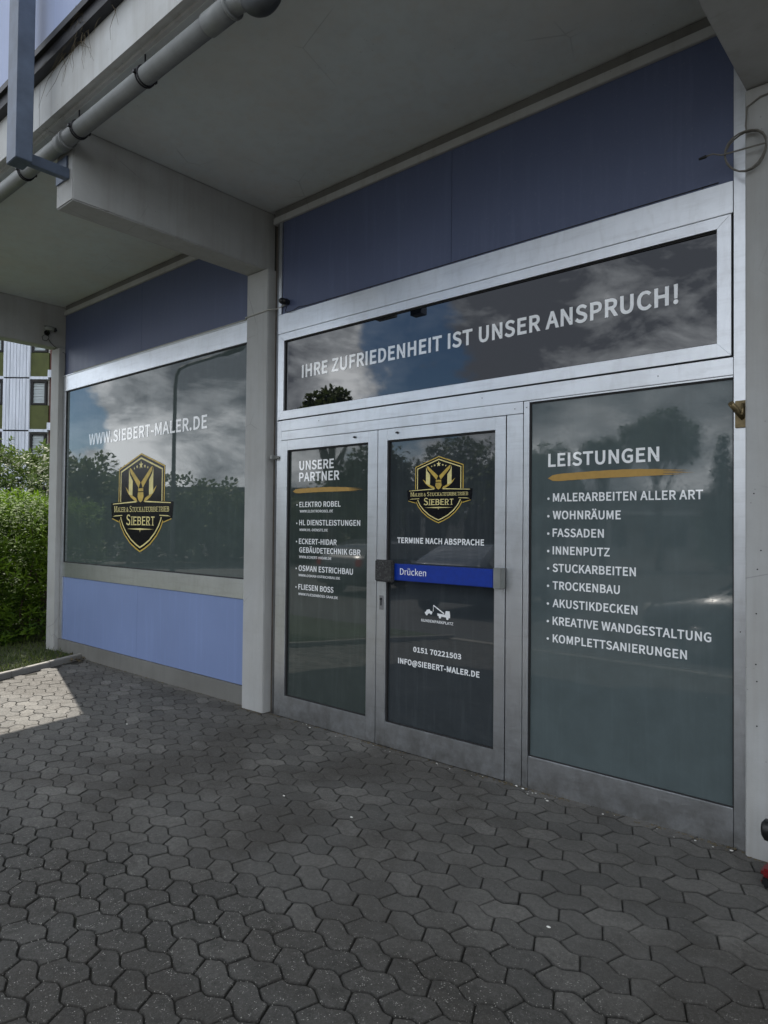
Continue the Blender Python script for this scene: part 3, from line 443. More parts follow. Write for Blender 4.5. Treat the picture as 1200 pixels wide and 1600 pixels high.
def stone(poly):
    cc = sum((Vector(p) for p in poly), Vector((0, 0))) / len(poly)
    if cc.y > -0.0 or min(p[0] for p in poly) < kerb_x(cc.y) or cc.x > 5.85 or cc.y < -5.0: return
    n = len(poly)
    # rounded, slightly uneven corners
    p2 = []
    for k in range(n):
        a_, c_, e_ = Vector(poly[k - 1]), Vector(poly[k]), Vector(poly[(k + 1) % n])
        r1, r2 = min(0.006, (a_ - c_).length * .25), min(0.006, (e_ - c_).length * .25)
        for q in (c_ + (a_ - c_).normalized() * r1, c_ + (e_ - c_).normalized() * r2):
            p2.append(q + Vector((noise.noise(Vector((q.x * 40, q.y * 40, 0))), noise.noise(Vector((q.x * 40, q.y * 40, 5))))) * 0.0013)
    n = len(p2); t = min(1, rnd.betavariate(2, 2.6) + (0.4 if rnd.random() < 0.05 else 0))
    wear = 1.0 + 0.8 * max(0.0, min(1.0, (-cc.y + 0.27 * cc.x - 0.75) / 0.8)) * rnd.uniform(0.5, 1.4)
    tx, ty = rnd.gauss(0, 0.008), rnd.gauss(0, 0.008); hz = rnd.gauss(0, 0.0009); sh = (rnd.gauss(0, 0.0006), rnd.gauss(0, 0.0006)); rot = rnd.gauss(0, 0.008)
    def rp(p):
        d_ = p - cc; return cc + Vector((d_.x - d_.y * rot + sh[0], d_.y + d_.x * rot + sh[1]))
    o = len(vs)
    for dd, dz, eg in ((GAPW * 0.5 * wear, -0.025, 1.0), (GAPW * 0.5 * wear, -0.0040 * wear, 1.0), (GAPW * 0.5 * wear + 0.0022, -0.0012 * wear, 0.9), (GAPW * 0.5 * wear + 0.0042, -0.0002, 0.4), (GAPW * 0.5 * wear + 0.0070, 0.0002, 0.0)):
        for p in inset(p2, dd):
            p = rp(p); d_ = p - cc
            vs.append((p.x, p.y, zg(p.y) + dz + hz + d_.x * tx + d_.y * ty)); tone.append(t); edge.append(eg)
    for k in range(4):
        for j in range(n): fs.append((o + k * n + j, o + k * n + (j + 1) % n, o + (k + 1) * n + (j + 1) % n, o + (k + 1) * n + j))
    fs.append(tuple(o + 4 * n + j for j in range(n)))
for r_ in range(-24, 2):
    for c_ in range(-50, 44):
        X0, Y0 = -1.843 + c_ * .1865 - r_ * SH, -1.697 + (r_ + 7) * .223
        for pl in (PZ, PE): stone([((X0 + px) * KX, (Y0 + py) * KY) for px, py in pl])
b = B(); b.v = vs; b.f = fs; b.sm = [False] * len(fs); b.att = {'tone': tone, 'edge': edge}
b.obj('pavement', 'paver', None, kind='structure')

# ------------------------------------------------------------------ the shop building
shop = empty('shop_building', (0, 0, 0), 'grey concrete shop front with aluminium doors and windows, dark blue panels and an overhanging balcony', 'building')
PIL = [(-8.62, -8.40), (-4.755, -4.475), (-0.868, -0.59), (3.02, 3.30)]
BEAM = [(-8.66, -8.47), (-4.775, -4.53), (-0.868, -0.61), (3.00, 3.26)]
ZS = 4.18
# massing behind and above (walls of the storeys, which shade the pavement)
b = B(); b.box(-8.60, 12, 0.14, 11, -0.5, 12.6); b.obj('wall', 'render_wall', shop)
for i, (x0, x1) in enumerate(PIL):
    b = B().box(x0, x1, -0.055, 0.12, -0.15, 3.68 if i else 3.66, bev=0.006); b.obj('pillar', 'painted_concrete', shop)
for i, (x0, x1) in enumerate(BEAM):
    if i == 0: pts = [(0.1, ZS), (0.1, 3.672), (-0.70, 3.672), (-1.66, 4.02), (-1.66, ZS)]  # outer underside made to taper, unseen, to shift the sun patch's shadow edge
    else: pts = [(0.1, ZS), (0.1, 3.685), (-1.66, 3.685), (-1.66, ZS)]
    b = B().prism_yz(pts, x0, x1); bm = bmesh.new(); me = bpy.data.meshes.new('t'); me.from_pydata(b.v, [], b.f); bm.from_mesh(me)
    bmesh.ops.bevel(bm, geom=list(bm.edges), offset=0.008, segments=2, affect='EDGES'); B().bm(bm).obj('beam', 'painted_concrete', shop)
# overhanging slabs: one per storey; the lowest is the soffit over the pavement
b = B()
b.prism_yz([(0.10, ZS), (-1.74, ZS), (-1.745, ZS + 0.012), (-1.765, ZS + 0.012), (-1.77, ZS), (-1.80, ZS), (-1.80, ZS + 0.30), (-1.79, ZS + 0.31), (0.10, ZS + 0.31)], -4.725, 12)
b.prism_yz([(0.10, ZS), (-1.74, ZS), (-1.745, ZS + 0.012), (-1.765, ZS + 0.012), (-1.77, ZS), (-1.80, ZS), (-1.80, ZS + 0.30), (-1.79, ZS + 0.31), (0.10, ZS + 0.31)], -8.66, -4.731)
b.obj('overhang_slab', 'fascia_concrete', shop)
# smooth painted underside, 3 mm below the slab, between the beams
b = B()
xs = [(-8.468, -4.777), (-4.528, -0.870), (-0.608, 2.998), (3.262, 12)]
for x0, x1 in xs: b.box(x0, x1, -1.72, 0.0, ZS - 0.004, ZS - 0.0005)
b.obj('soffit', 'soffit_paint', shop)
for zz in (7.0, 9.8, 12.6):
    B().box(-8.66, 12, -1.80, 0.1398, zz, zz + 0.25).obj('balcony_slab', 'fascia_concrete', shop)
def balcony(z0, z1):
    b = B(); xs_ = [-8.62, -6.60, -4.655]; 
    for a_, c_ in zip(xs_[:-1], xs_[1:]): b.box(a_ + 0.004, c_ - 0.004, -1.872, -1.86, z0, z1)
    xs_ = [-4.645, -2.6, -0.6, 1.4, 3.4, 5.4, 7.4, 9.4, 11.4]
    for a_, c_ in zip(xs_[:-1], xs_[1:]): b.box(a_ + 0.004, c_ - 0.004, -1.872, -1.86, z0, z1)
    b.obj('balcony_panel', 'lilac_panel', shop)
    b = B(); b.box(-8.62, 12, -1.86, -1.80, z0 - 0.122, z0 - 0.047); b.box(-8.62, 12, -1.885, -1.80, z0 - 0.045, z0 - 0.002); b.box(-8.62, 12, -1.885, -1.83, z1 + 0.002, z1 + 0.05); b.obj('balcony_rail', 'dark_metal', shop)
balcony(4.60, 5.45); balcony(7.35, 8.2); balcony(10.15, 11.0)
# step between fascia and soffit
for x0, x1 in ((-8.395, -4.80), (-4.475, -0.870)):
    b = B(); b.box(x0, x1, -0.010, 0.11, 4.055, 4.110, bev=0.003); b.obj('ledge', 'painted_concrete', shop)
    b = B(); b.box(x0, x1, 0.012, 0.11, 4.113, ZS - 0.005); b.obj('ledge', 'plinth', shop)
# dark core behind all frames (seen only through the joints)
B().box(-8.40, -4.70, 0.05, 0.13, 0.0, 4.15).obj('backing', 'dark_gap', shop)
B().box(-4.52, -0.85, 0.05, 0.13, 0.0, 4.15).obj('backing', 'dark_gap', shop)

# --- bay with the wide window
def screws(pts, y, par, r=0.004):
    for x, z in pts: B().prism_xz([(x + r * math.cos(k * math.pi / 4), z + r * math.sin(k * math.pi / 4)) for k in range(8)], y - 0.002, y).obj('screw', 'dark_metal', par)
b = B(); b.box(-8.385, -6.609, 0.010, 0.045, 3.312, 4.052); b.box(-6.605, -4.76, 0.010, 0.045, 3.312, 4.052); b.obj('fascia_panel', 'blue_panel_shaded', shop)
box('sill_panel', 'blue_panel_lit', shop, -8.315, -6.603, 0.008, 0.045, 0.162, 0.901)
box('sill_panel', 'blue_panel_lit', shop, -6.600, -4.76, 0.008, 0.045, 0.162, 0.901)
box('plinth', 'plinth', shop, -8.39, -4.76, -0.012, 0.09, -0.1, 0.157, bev=0.004)
b = B()
b.box(-8.385, -4.76, -0.004, 0.045, 3.130, 3.309, bev=0.002)
b.box(-8.385, -4.76, -0.004, 0.045, 0.904, 1.072, bev=0.002)
b.box(-8.385, -8.320, -0.002, 0.045, 1.075, 3.127, bev=0.002)
b.box(-8.385, -8.318, -0.002, 0.045, 0.160, 0.901, bev=0.002)
b.box(-8.385, -4.76, -0.012, 0.008, 3.309, 3.318)
wf = b.obj('window', 'aluminium', shop)
b = B(); b.box(-8.319, -4.76, 0.006, 0.03, 3.118, 3.129); b.box(-8.319, -4.76, 0.006, 0.03, 1.073, 1.083); b.box(-8.3195, -8.309, 0.006, 0.03, 1.083, 3.118); b.obj('gasket', 'gasket', wf)
box('pane', 'window_glass', wf, -8.318, -4.76, 0.016, 0.028, 1.074, 3.128)
lettering([('WWW.SIEBERT-MALER.DE', -7.739, -5.415, 2.436, 0.1265)], wf, 0.0135, 8.5)

# dark plastered jamb of the right-hand bay
b = B(); b.box(-4.474, -4.40, 0.028, 0.12, 0.0, 4.05); b.obj('jamb', 'jamb_brown', shop)
b = B(); b.box(-4.428, -4.408, 0.004, 0.027, 0.0, 4.05, bev=0.002); b.obj('cover_strip', 'aluminium_dark', shop)

# --- right-hand bay: fixed frame
b = B()
b.box(-4.398, -0.935, -0.006, 0.048, 3.121, 3.280, bev=0.002)      # head rail
b.box(-4.398, -4.345, -0.002, 0.048, -0.03, 2.398, bev=0.002)      # left jamb
b.box(-4.398, -4.387, -0.002, 0.048, 2.402, 3.118)
b.box(-4.345, -0.935, -0.002, 0.048, 2.313, 2.400, bev=0.002)      # middle rail
b.box(-4.341, -2.104, -0.006, 0.048, 2.239, 2.309, bev=0.002)      # door head
b.box(-2.216, -2.104, -0.006, 0.048, -0.03, 2.235, bev=0.002)      # post right of the doors
b.box(-2.101, -2.064, -0.002, 0.048, -0.03, 2.309, bev=0.002)      # side window frame, left
b.box(-2.061, -0.935, -0.002, 0.048, -0.03, 0.186, bev=0.002)      # side window base
b.box(-2.061, -0.935, -0.002, 0.048, 2.301, 2.309)
b.box(-0.930, -0.869, -0.010, 0.048, -0.03, 4.05, bev=0.002)       # right mullion
b.box(-4.398, -4.362, -0.004, 0.048, 3.284, 4.05)
fr = b.obj('shopfront_frame', 'aluminium', shop)
screws([(-4.30 + i * 0.46, 3.2885) for i in range(8)], 0.0075, fr, 0.005); screws([(-3.9, 2.36), (-2.4, 2.365), (-1.3, 2.355)], -0.002, fr, 0.003); screws([(-2.16, 2.27), (-2.08, 2.27)], -0.006, fr, 0.003); screws([(-0.9, 1.05)], -0.010, fr, 0.003)
b = B(); b.box(-4.358, -2.658, 0.008, 0.045, 3.284, 4.052); b.box(-2.655, -0.935, 0.008, 0.045, 3.284, 4.052); b.obj('fascia_panel', 'blue_panel_shaded', shop)

def frame_ring(b, x0, x1, z0, z1, gx0, gx1, gz0, gz1, y0, y1, bev=0.002, g=0.0008):
    """four mitred members round an opening"""
    o = [(x0, z0), (x1, z0), (x1, z1), (x0, z1)]; i = [(gx0, gz0), (gx1, gz0), (gx1, gz1), (gx0, gz1)]
    for k in range(4):
        k2 = (k + 1) % 4; pts = [o[k], o[k2], i[k2], i[k]]
        cx = sum(p[0] for p in pts) / 4; cz = sum(p[1] for p in pts) / 4
        bb = B().prism_xz(pts, y0, y1); bm = bmesh.new(); me = bpy.data.meshes.new('t'); me.from_pydata(bb.v, [], bb.f); bm.from_mesh(me)
        bmesh.ops.bevel(bm, geom=list(bm.edges), offset=bev * 0.6, segments=1, affect='EDGES')
        # pull the mitre ends back a hair so neighbours never share a plane
        b.bm(bm); bpy.data.meshes.remove(me)
def gasket_ring(gx0, gx1, gz0, gz1, y0, y1, w_, parent):
    b = B(); b.box(gx0 - .001, gx1 + .001, y0, y1, gz1 - w_, gz1 + .001); b.box(gx0 - .001, gx1 + .001, y0, y1, gz0 - .001, gz0 + w_ * .6)
    b.box(gx0 - .001, gx0 + w_, y0, y1, gz0 + w_ * .6, gz1 - w_); b.box(gx1 - w_ * .6, gx1 + .001, y0, y1, gz0 + w_ * .6, gz1 - w_); b.obj('gasket', 'gasket', parent)
# transom
b = B(); frame_ring(b, -4.381, -0.940, 2.407, 3.114, -4.314, -1.007, 2.477, 3.053, -0.014, 0.046)
tw = b.obj('transom_window', 'aluminium', shop)
gasket_ring(-4.314, -1.007, 2.477, 3.053, 0.004, 0.03, 0.008, tw)
box('pane', 'transom_glass', tw, -4.316, -1.005, 0.012, 0.028, 2.475, 3.055)
lettering([('IHRE ZUFRIEDENHEIT IST UNSER ANSPRUCH!', -4.116, -1.201, 2.725, 0.1025)], tw, 0.0095, 11.0)
# side window
sw = box('display_window', 'side_glass', shop, -2.062, -0.934, 0.014, 0.028, 0.185, 2.302)
gasket_ring(-2.061, -0.935, 0.187, 2.299, 0.006, 0.03, 0.007, sw)
SIDE = [('LEISTUNGEN', -1.944, -1.298, 1.905, 0.078)]
SIDE2 = [('MALERARBEITEN ALLER ART', -1.912, -1.079, 1.7, 0.049), ('WOHNRÄUME', -1.913, -1.505, 1.597, 0.049), ('FASSADEN', -1.913, -1.601, 1.494, 0.0485),
 ('INNENPUTZ', -1.912, -1.567, 1.391, 0.0475), ('STUCKARBEITEN', -1.912, -1.421, 1.289, 0.048), ('TROCKENBAU', -1.911, -1.509, 1.187, 0.0475), ('AKUSTIKDECKEN', -1.911, -1.412, 1.083, 0.048),
 ('KREATIVE WANDGESTALTUNG', -1.91, -1.039, 0.98, 0.048), ('KOMPLETTSANIERUNGEN', -1.909, -1.156, 0.878, 0.047)]
lettering(SIDE, sw, 0.0115, 10.0)
lettering(SIDE2, sw, 0.0115, 8.5, bullets=[(-1.941, l[3] + 0.018) for l in SIDE2], br=0.0075)
def stroke(x0, x1, z, h, parent, y, tilt=0.0):
    """broad brush stroke with a frayed right end"""
    n = 26; topl = []; bot = []
    for i in range(n + 1):
        t = i / n; x = x0 + (x1 - x0) * t
        prof = min(1, (t / 0.06) ** 0.6) * (1 - 0.55 * max(0, (t - 0.55) / 0.45) ** 1.4)
        c = z + tilt * t + h * 0.22 * math.sin(t * math.pi)
        topl.append((x, c + h * 0.5 * prof + 0.0008 * math.sin(i * 2.3))); bot.append((x, c - h * 0.5 * prof + 0.0008 * math.sin(i * 3.1 + 1)))
    b = B()
    cut = int(n * 0.84)
    for i in range(cut): b.prism_xz([bot[i], bot[i + 1], topl[i + 1], topl[i]], y, y + 0.001)
    for k, (lo, hi, e_) in enumerate(((0.0, 0.22, 0.93), (0.30, 0.52, 1.0), (0.56, 0.78, 0.95), (0.84, 1.0, 0.98))):
        bx0 = bot[cut]; tx0 = topl[cut]; H_ = tx0[1] - bx0[1]; ex = x0 + (x1 - x0) * e_
        b.prism_xz([(bx0[0], bx0[1] + H_ * lo), (ex, (bot[-1][1] + topl[-1][1]) / 2 + H_ * (k - 1.5) * 0.2), (bx0[0], bx0[1] + H_ * hi)], y, y + 0.001)
    b.obj('brush_stroke', 'vinyl_ochre', parent)
stroke(-1.946, -1.118, 1.838, 0.042, sw, 0.0115, 0.004)

# doors
def door(x0, x1, gx0, gx1, mat):
    b = B(); b.box(x0, gx0, -0.012, 0.044, 0.004, 2.233, bev=0.0015); b.box(gx1, x1, -0.012, 0.044, 0.004, 2.233, bev=0.0015)
    b.box(gx0 + 0.0006, gx1 - 0.0006, -0.0115, 0.044, 0.004, 0.172, bev=0.001); b.box(gx0 + 0.0006, gx1 - 0.0006, -0.0115, 0.044, 2.153, 2.233, bev=0.001)
    d = b.obj('door', 'aluminium', shop)
    gasket_ring(gx0, gx1, 0.172, 2.153, 0.0, 0.03, 0.011, d)
    box('pane', mat, d, gx0 - .002, gx1 + .002, 0.014, 0.028, 0.170, 2.155)
    return d
d1 = door(-4.340, -3.2775, -4.259, -3.369, 'door_glass'); d1['label'] = 'left door leaf with the list of partners'
d2 = door(-3.2715, -2.2205, -3.185, -2.296, 'door_glass_grey'); d2['label'] = 'right door leaf with emblem and blue push bar'
lettering([('UNSERE', -4.134, -3.744, 1.986, 0.0725), ('PARTNER', -4.135, -3.682, 1.894, 0.072)], d1, 0.0115, 9.0)
P1 = [('ELEKTRO ROBEL', -4.129, -3.667, 1.69, 0.042), ('HL DIENSTLEISTUNGEN', -4.128, -3.461, 1.546, 0.0425), ('ECKERT-HIDAR', -4.129, -3.703, 1.397, 0.043), ('GEBÄUDETECHNIK GBR', -4.124, -3.455, 1.329, 0.0425), ('OSMAN ESTRICHBAU', -4.129, -3.53, 1.183, 0.044), ('FLIESEN BOSS', -4.129, -3.732, 1.035, 0.0425)]
lettering(P1, d1, 0.0115, 7.0, bullets=[(-4.158, z_) for z_ in (1.708, 1.561, 1.415, 1.200, 1.052)], br=0.0065)
lettering([('WWW.ELEKTROROBEL.DE', -4.123, -3.747, 1.647, 0.02), ('WWW.HL-DIENSTE.DE', -4.125, -3.802, 1.5, 0.0195), ('WWW.ECKERT-HIDAR.DE', -4.125, -3.759, 1.284, 0.02), ('WWW.OSMAN-ESTRICHBAU.DE', -4.129, -3.664, 1.139, 0.019), ('WWW.FLIESENBOSS-SAAR.DE', -4.128, -3.684, 0.990, 0.019)], d1, 0.0115, 4.0)
stroke(-4.209, -3.429, 1.818, 0.036, d1, 0.0115, -0.004)
lettering([('TERMINE NACH ABSPRACHE', -3.103, -2.387, 1.429, 0.0395)], d2, 0.0115, 11.0)
lettering([('KUNDENPARKPLATZ', -2.884, -2.62, 0.903, 0.018)], d2, 0.0115, 5.0)
lettering([('0151 70221503', -2.951, -2.555, 0.689, 0.035), ('INFO@SIEBERT-MALER.DE', -3.085, -2.414, 0.593, 0.038)], d2, 0.0115, 11.0)
# tow truck pictogram
b = B(); y = 0.0115; X0, Z0 = -2.862, 0.943
def poly(pts, dy=0.0): b.prism_xz([(X0 + px, Z0 + pz) for px, pz in pts], y - dy, y + 0.001)
def disc(cx, cz, r, dy=0.0): poly([(cx + r * math.cos(k * math.pi / 6), cz + r * math.sin(k * math.pi / 6)) for k in range(12)], dy)
poly([(0.115, 0.010), (0.216, 0.003), (0.216, 0.022), (0.112, 0.026)]); poly([(0.175, 0.0225), (0.216, 0.022), (0.212, 0.048), (0.182, 0.048)]); disc(0.135, 0.004, 0.010, .0003); disc(0.195, 0.0, 0.010, .0003)
poly([(0.165, 0.026), (0.170, 0.032), (0.082, 0.080), (0.078, 0.074)], .0002); poly([(0.078, 0.074), (0.081, 0.074), (0.080, 0.036), (0.077, 0.036)])
poly([(0.012, 0.012), (0.072, 0.026), (0.070, 0.036), (0.056, 0.036), (0.046, 0.048), (0.024, 0.042), (0.018, 0.030), (0.008, 0.026)], .0002); disc(0.024, 0.013, 0.008, .0003); disc(0.060, 0.022, 0.008, .0003)
b.obj('tow_pictogram', 'vinyl_white', d2)
# push bar, lock block, lock cylinder
bar = B().box(-3.245, -2.272, -0.062, -0.040, 1.175, 1.289, bev=0.004).obj('push_bar', 'blue_plastic', d2)
b = B(); b.box(-2.271, -2.214, -0.066, -0.012, 1.170, 1.298, bev=0.004); b.box(-3.235, -3.205, -0.039, -0.011, 1.20, 1.265); b.obj('bar_bracket', 'grey_plastic', d2)
B().box(-3.222, -3.058, -0.092, -0.0625, 1.160, 1.312, bev=0.008).obj('bar_pad', 'speckled_foam', d2)
lettering([('Drücken', -3.013, -2.789, 1.216, 0.043)], d2, -0.0635, 0.0)
b = B(); b.box(-3.242, -3.205, -0.016, -0.0125, 0.955, 1.055, bev=0.001); b.obj('lock_plate', 'rim_metal', d2)
b = B(); b.tube([(-3.224, -0.022, 1.03), (-3.224, -0.017, 1.03)], 0.009, 12); b.box(-3.227, -3.221, -0.0215, -0.0165, 0.985, 1.022); b.obj('lock_cylinder', 'dark_metal', d2)
for d_, x in ((d1, -3.50), (d2, -3.09)):
    b = B(); b.tube([(x, -0.014, 2.20), (x, -0.022, 2.20)], 0.008, 10); b.box(x - 0.016, x + 0.002, -0.020, -0.014, 2.197, 2.203); b.obj('latch', 'dark_metal', d_)
b = B(); b.box(-4.43, -4.40, -0.05, 0.02, 2.085, 2.118, bev=0.003); b.box(-4.40, -4.35, -0.02, -0.011, 2.09, 2.11, bev=0.002); b.obj('door_stop', 'grey_plastic', shop)

# --- emblem: shield with banner
SERIF = {'S': [(.5, 0, 0)], 'I': [(.5, 1, 1)], 'E': [(.2, 1, 1)], 'B': [(.2, 1, 1)], 'R': [(.2, 1, 1), (.85, 0, 1)], 'T': [(.5, 0, 1)], 'M': [(.14, 1, 1), (.86, 1, 1)], 'A': [(.12, 0, 1), (.88, 0, 1)], 'L': [(.2, 1, 1)], 'K': [(.2, 1, 1), (.85, 1, 1)], 'U': [(.16, 1, 0), (.84, 1, 0)], 'C': [], '&': []}
def emblem(cx, top, H, parent, y):
    def P(pts): return [(cx + u * H, top + v_ * H) for u, v_ in pts]
    def outline(k):
        # shield: peak, shoulders, straight flanks, curved point; k = inset
        k_ = k; k = 0
        pts = [(0, -k * 1.12), (-0.445 + k, -0.143 - k * 0.55), (-0.445 + k, -0.60), (-0.430 + k, -0.68), (-0.385 + k, -0.755), (-0.31 + k * .92, -0.835), (-0.20 + k * .85, -0.915), (-0.09 + k * .6, -0.967), (0, -1 + k * 1.25)]
        pts = pts + [(-u, v_) for u, v_ in pts[-2:0:-1]]
        return [tuple(q) for q in inset(pts, k_)] if k_ else pts
    e_ = B()
    for k, dy, in ((0.0, 0.0),): e_.prism_xz(P(outline(0)), y, y + 0.0012)
    base = e_.obj('emblem', 'vinyl_gold', parent)
    B().prism_xz(P(outline(0.015)), y - 0.0003, y + 0.0008).obj('emblem', 'vinyl_black', parent)
    B().prism_xz(P(outline(0.038)), y - 0.0006, y + 0.0006).obj('emblem', 'vinyl_pale_gold', parent)
    blk = B().prism_xz(P(outline(0.054)), y - 0.0009, y + 0.0004)
    # banner
    nb = 12; topp = [(-0.60 + 1.2 * i / nb, -0.497 + 0.018 * math.sin(math.pi * i / nb)) for i in range(nb + 1)]
    botp = [(0.585 - 1.17 * i / nb, -0.655 + 0.02 * math.sin(math.pi * i / nb)) for i in range(nb + 1)]
    blk.prism_xz(P(topp + botp), y - 0.0012, y + 0.0002)
    for s in (-1, 1): blk.prism_xz(P([(s * 0.585, -0.650), (s * 0.43, -0.690), (s * 0.40, -0.635)]), y - 0.00115, y)
    blk.obj('emblem', 'vinyl_black', parent)
    yb = y - 0.0016
    gd = B(); pg = B()
    for s in (-1, 1):
        f = lambda L_: P([(s * u, v_) for u, v_ in L_])
        pg.prism_xz(f([(0.236, -0.150), (0.236, -0.410), (0.160, -0.425), (0.160, -0.275), (0.214, -0.215)]), yb, yb + .001)        # leg of the M
        gd.prism_xz(f([(0.222, -0.140), (0.190, -0.150), (0.008, -0.295), (0.040, -0.352), (0.205, -0.190)]), yb - .0002, yb + .001)                # diagonal
        sw_ = [(0.30, -0.335), (0.255, -0.395), (0.19, -0.445), (0.12, -0.478), (0.06, -0.492), (0.085, -0.455), (0.15, -0.430), (0.22, -0.390)]
        gd.prism_xz(f(sw_), yb + .0002, yb + .001)
        pg.prism_xz(f([(0.08, -0.482), (0.56, -0.504), (0.56, -0.512), (0.08, -0.496)]), yb, yb + .001)
        pg.prism_xz(f([(0.56, -0.640), (0.36, -0.632), (0.36, -0.624), (0.50, -0.628)]), yb, yb + .001)
        pg.prism_xz(f([(0.0, -0.758), (0.26, -0.766), (0.0, -0.776)]), yb, yb + .001)
        gd.prism_xz(f([(0.43, -0.690), (0.57, -0.658), (0.575, -0.665), (0.43, -0.702)]), yb, yb + .001)
    pg.prism_xz(P([(-0.012, -0.757), (0.012, -0.757), (0.0, -0.80)]), yb - .0002, yb + .001)
    gd.prism_xz(P([(-0.05, -0.355), (0.05, -0.355), (0.05, -0.385), (-0.05, -0.385)]), yb - .0002, yb + .001)
    gd.prism_xz(P([(-0.052, -0.395), (0.052, -0.395), (0.058, -0.44), (0.035, -0.48), (0, -0.498), (-0.035, -0.48), (-0.058, -0.44)]), yb - .0002, yb + .001)
    def star(u, v_, r): return P([(u + r * (1 if k % 2 == 0 else 0.42) * math.sin(k * math.pi / 5), v_ + r * (1 if k % 2 == 0 else 0.42) * math.cos(k * math.pi / 5)) for k in range(10)])
    for u, v_, r in ((0, -0.120, 0.042), (-0.075, -0.135, 0.020), (0.075, -0.135, 0.020), (-0.13, -0.148, 0.015), (0.13, -0.148, 0.015)): pg.prism_xz(star(u, v_, r), yb, yb + .001)
    pg.obj('emblem', 'vinyl_pale_gold', parent); gd.obj('emblem', 'vinyl_gold', parent)
    # small-cap serif lettering, letter by letter
    def serif(words, u0, u1, vb, cap, sc, bold):
        adv = 0; seq = []
        for c, big_ in words:
            h = cap if big_ else sc
            wd = (GL[c][0] + 16) * h if c != ' ' else 70 * h
            seq.append((c, adv, wd, h)); adv += wd
        k = (u1 - u0) / adv; lines = []; ser = B()
        for c, a_, wd, h in seq:
            if c == ' ': continue
            xs0 = u0 + a_ * k + wd * k * 0.10; xs1 = u0 + (a_ + wd) * k - wd * k * 0.10
            if c == 'I': xs0, xs1 = u0 + (a_ + wd * 0.36) * k, u0 + (a_ + wd * 0.64) * k
            lines.append((c, cx + xs0 * H, cx + xs1 * H, top + vb * H, h * H))
            for fx, t_, b__ in SERIF.get(c, []):
                mxx = xs0 + (xs1 - xs0) * fx; hw = max(0.012, 0.22 * h) if c != 'I' else 0.26 * h
                if t_: ser.prism_xz(P([(mxx - hw, vb + h), (mxx + hw, vb + h), (mxx + hw, vb + h * 0.93), (mxx - hw, vb + h * 0.93)]), yb - .0003, yb + .001)
                if b__: ser.prism_xz(P([(mxx - hw, vb), (mxx + hw, vb), (mxx + hw, vb + h * 0.07), (mxx - hw, vb + h * 0.07)]), yb - .0003, yb + .001)
        ser.bm(text_mesh(lines, 'l', 'vinyl_pale_gold', parent, yb, bold)); return ser
    s1 = serif([(c, i in (0, 8)) for i, c in enumerate('MALER & STUCKATEURBETRIEB')], -0.535, 0.535, -0.592, 0.060, 0.048, 0.0)
    s2 = serif([(c, i == 0) for i, c in enumerate('SIEBERT')], -0.285, 0.280, -0.728, 0.108, 0.088, 4.0)
    s1.v, s1.f, s1.sm = s1.v + s2.v, s1.f + [tuple(i + len(s1.v) for i in f_) for f_ in s2.f], s1.sm + s2.sm
    s1.obj('emblem_lettering', 'vinyl_pale_gold', parent)
emblem(-6.577, 2.275, 1.026, wf, 0.0135)
emblem(-2.747, 2.018, 0.449, d2, 0.0115)

def smooth(pts, n=5):
    P_ = [Vector(p) for p in pts]; P_ = [P_[0]] + P_ + [P_[-1]]; out = []
    for i in range(1, len(P_) - 2):
        a, b_, c, d = P_[i - 1:i + 3]
        for k in range(n):
            t = k / n; out.append(0.5 * ((2 * b_) + (c - a) * t + (2 * a - 5 * b_ + 4 * c - d) * t * t + (3 * b_ - a - 3 * c + d) * t ** 3))
    return out + [P_[-1]]
# --- drain pipe under the slab edge
pp = B(); PYp, PZp, PR = -1.715, 4.05, 0.050
pp.tube([(-8.6, PYp, PZp), (-4.55, PYp, PZp), (-2.80, PYp, PZp)], PR, 20)
pipe = pp.obj('drain_pipe', 'pipe_plastic', shop)
b = B()
b.tube([(-4.60, PYp, PZp), (-4.50, PYp, PZp)], PR + 0.006, 20); b.tube([(-4.50, PYp, PZp), (-4.485, PYp, PZp)], PR + 0.010, 20)
b.tube([(-2.92, PYp, PZp), (-2.72, PYp, PZp)], PR + 0.007, 20); b.tube([(-2.73, PYp, PZp), (-2.715, PYp, PZp)], PR + 0.012, 20)
b.tube(smooth([(-2.76, PYp, PZp), (-2.70, PYp, PZp), (-2.64, PYp, PZp - 0.010), (-2.59, PYp + 0.01, PZp - 0.03), (-2.56, PYp + 0.02, PZp - 0.06)]), PR, 24)
b.obj('pipe_elbow', 'pipe_plastic', pipe)
b = B(); b.tube(smooth([(-2.60, PYp + 0.01, PZp - 0.02), (-2.565, PYp + 0.02, PZp - 0.052), (-2.52, PYp + 0.03, PZp - 0.062), (-2.485, PYp + 0.04, PZp - 0.03), (-2.475, PYp + 0.04, PZp + 0.04), (-2.475, PYp + 0.04, PZp + 0.12)]), 0.056, 24); b.obj('pipe_trap', 'grey_lamp_metal', pipe)
for x in (-7.6, -6.0, -5.15, -4.33, -3.53):
    b = B()
    for dx_ in (-0.010, 0.010): b.tube([(x + dx_, PYp + (PR + 0.005) * math.cos(t), PZp + (PR + 0.005) * math.sin(t)) for t in [k * math.pi / 10 for k in range(21)]], 0.0045, 6, cap=False)
    b.box(x - 0.010, x + 0.010, PYp - PR - 0.022, PYp - PR - 0.002, PZp - 0.008, PZp + 0.008)
    b.box(x - 0.010, x + 0.010, PYp + PR + 0.002, PYp + PR + 0.022, PZp - 0.008, PZp + 0.008)
    b.tube([(x, PYp, PZp + PR), (x, PYp, ZS - 0.002)], 0.005, 8); b.obj('pipe_clamp', 'dark_metal', pipe)
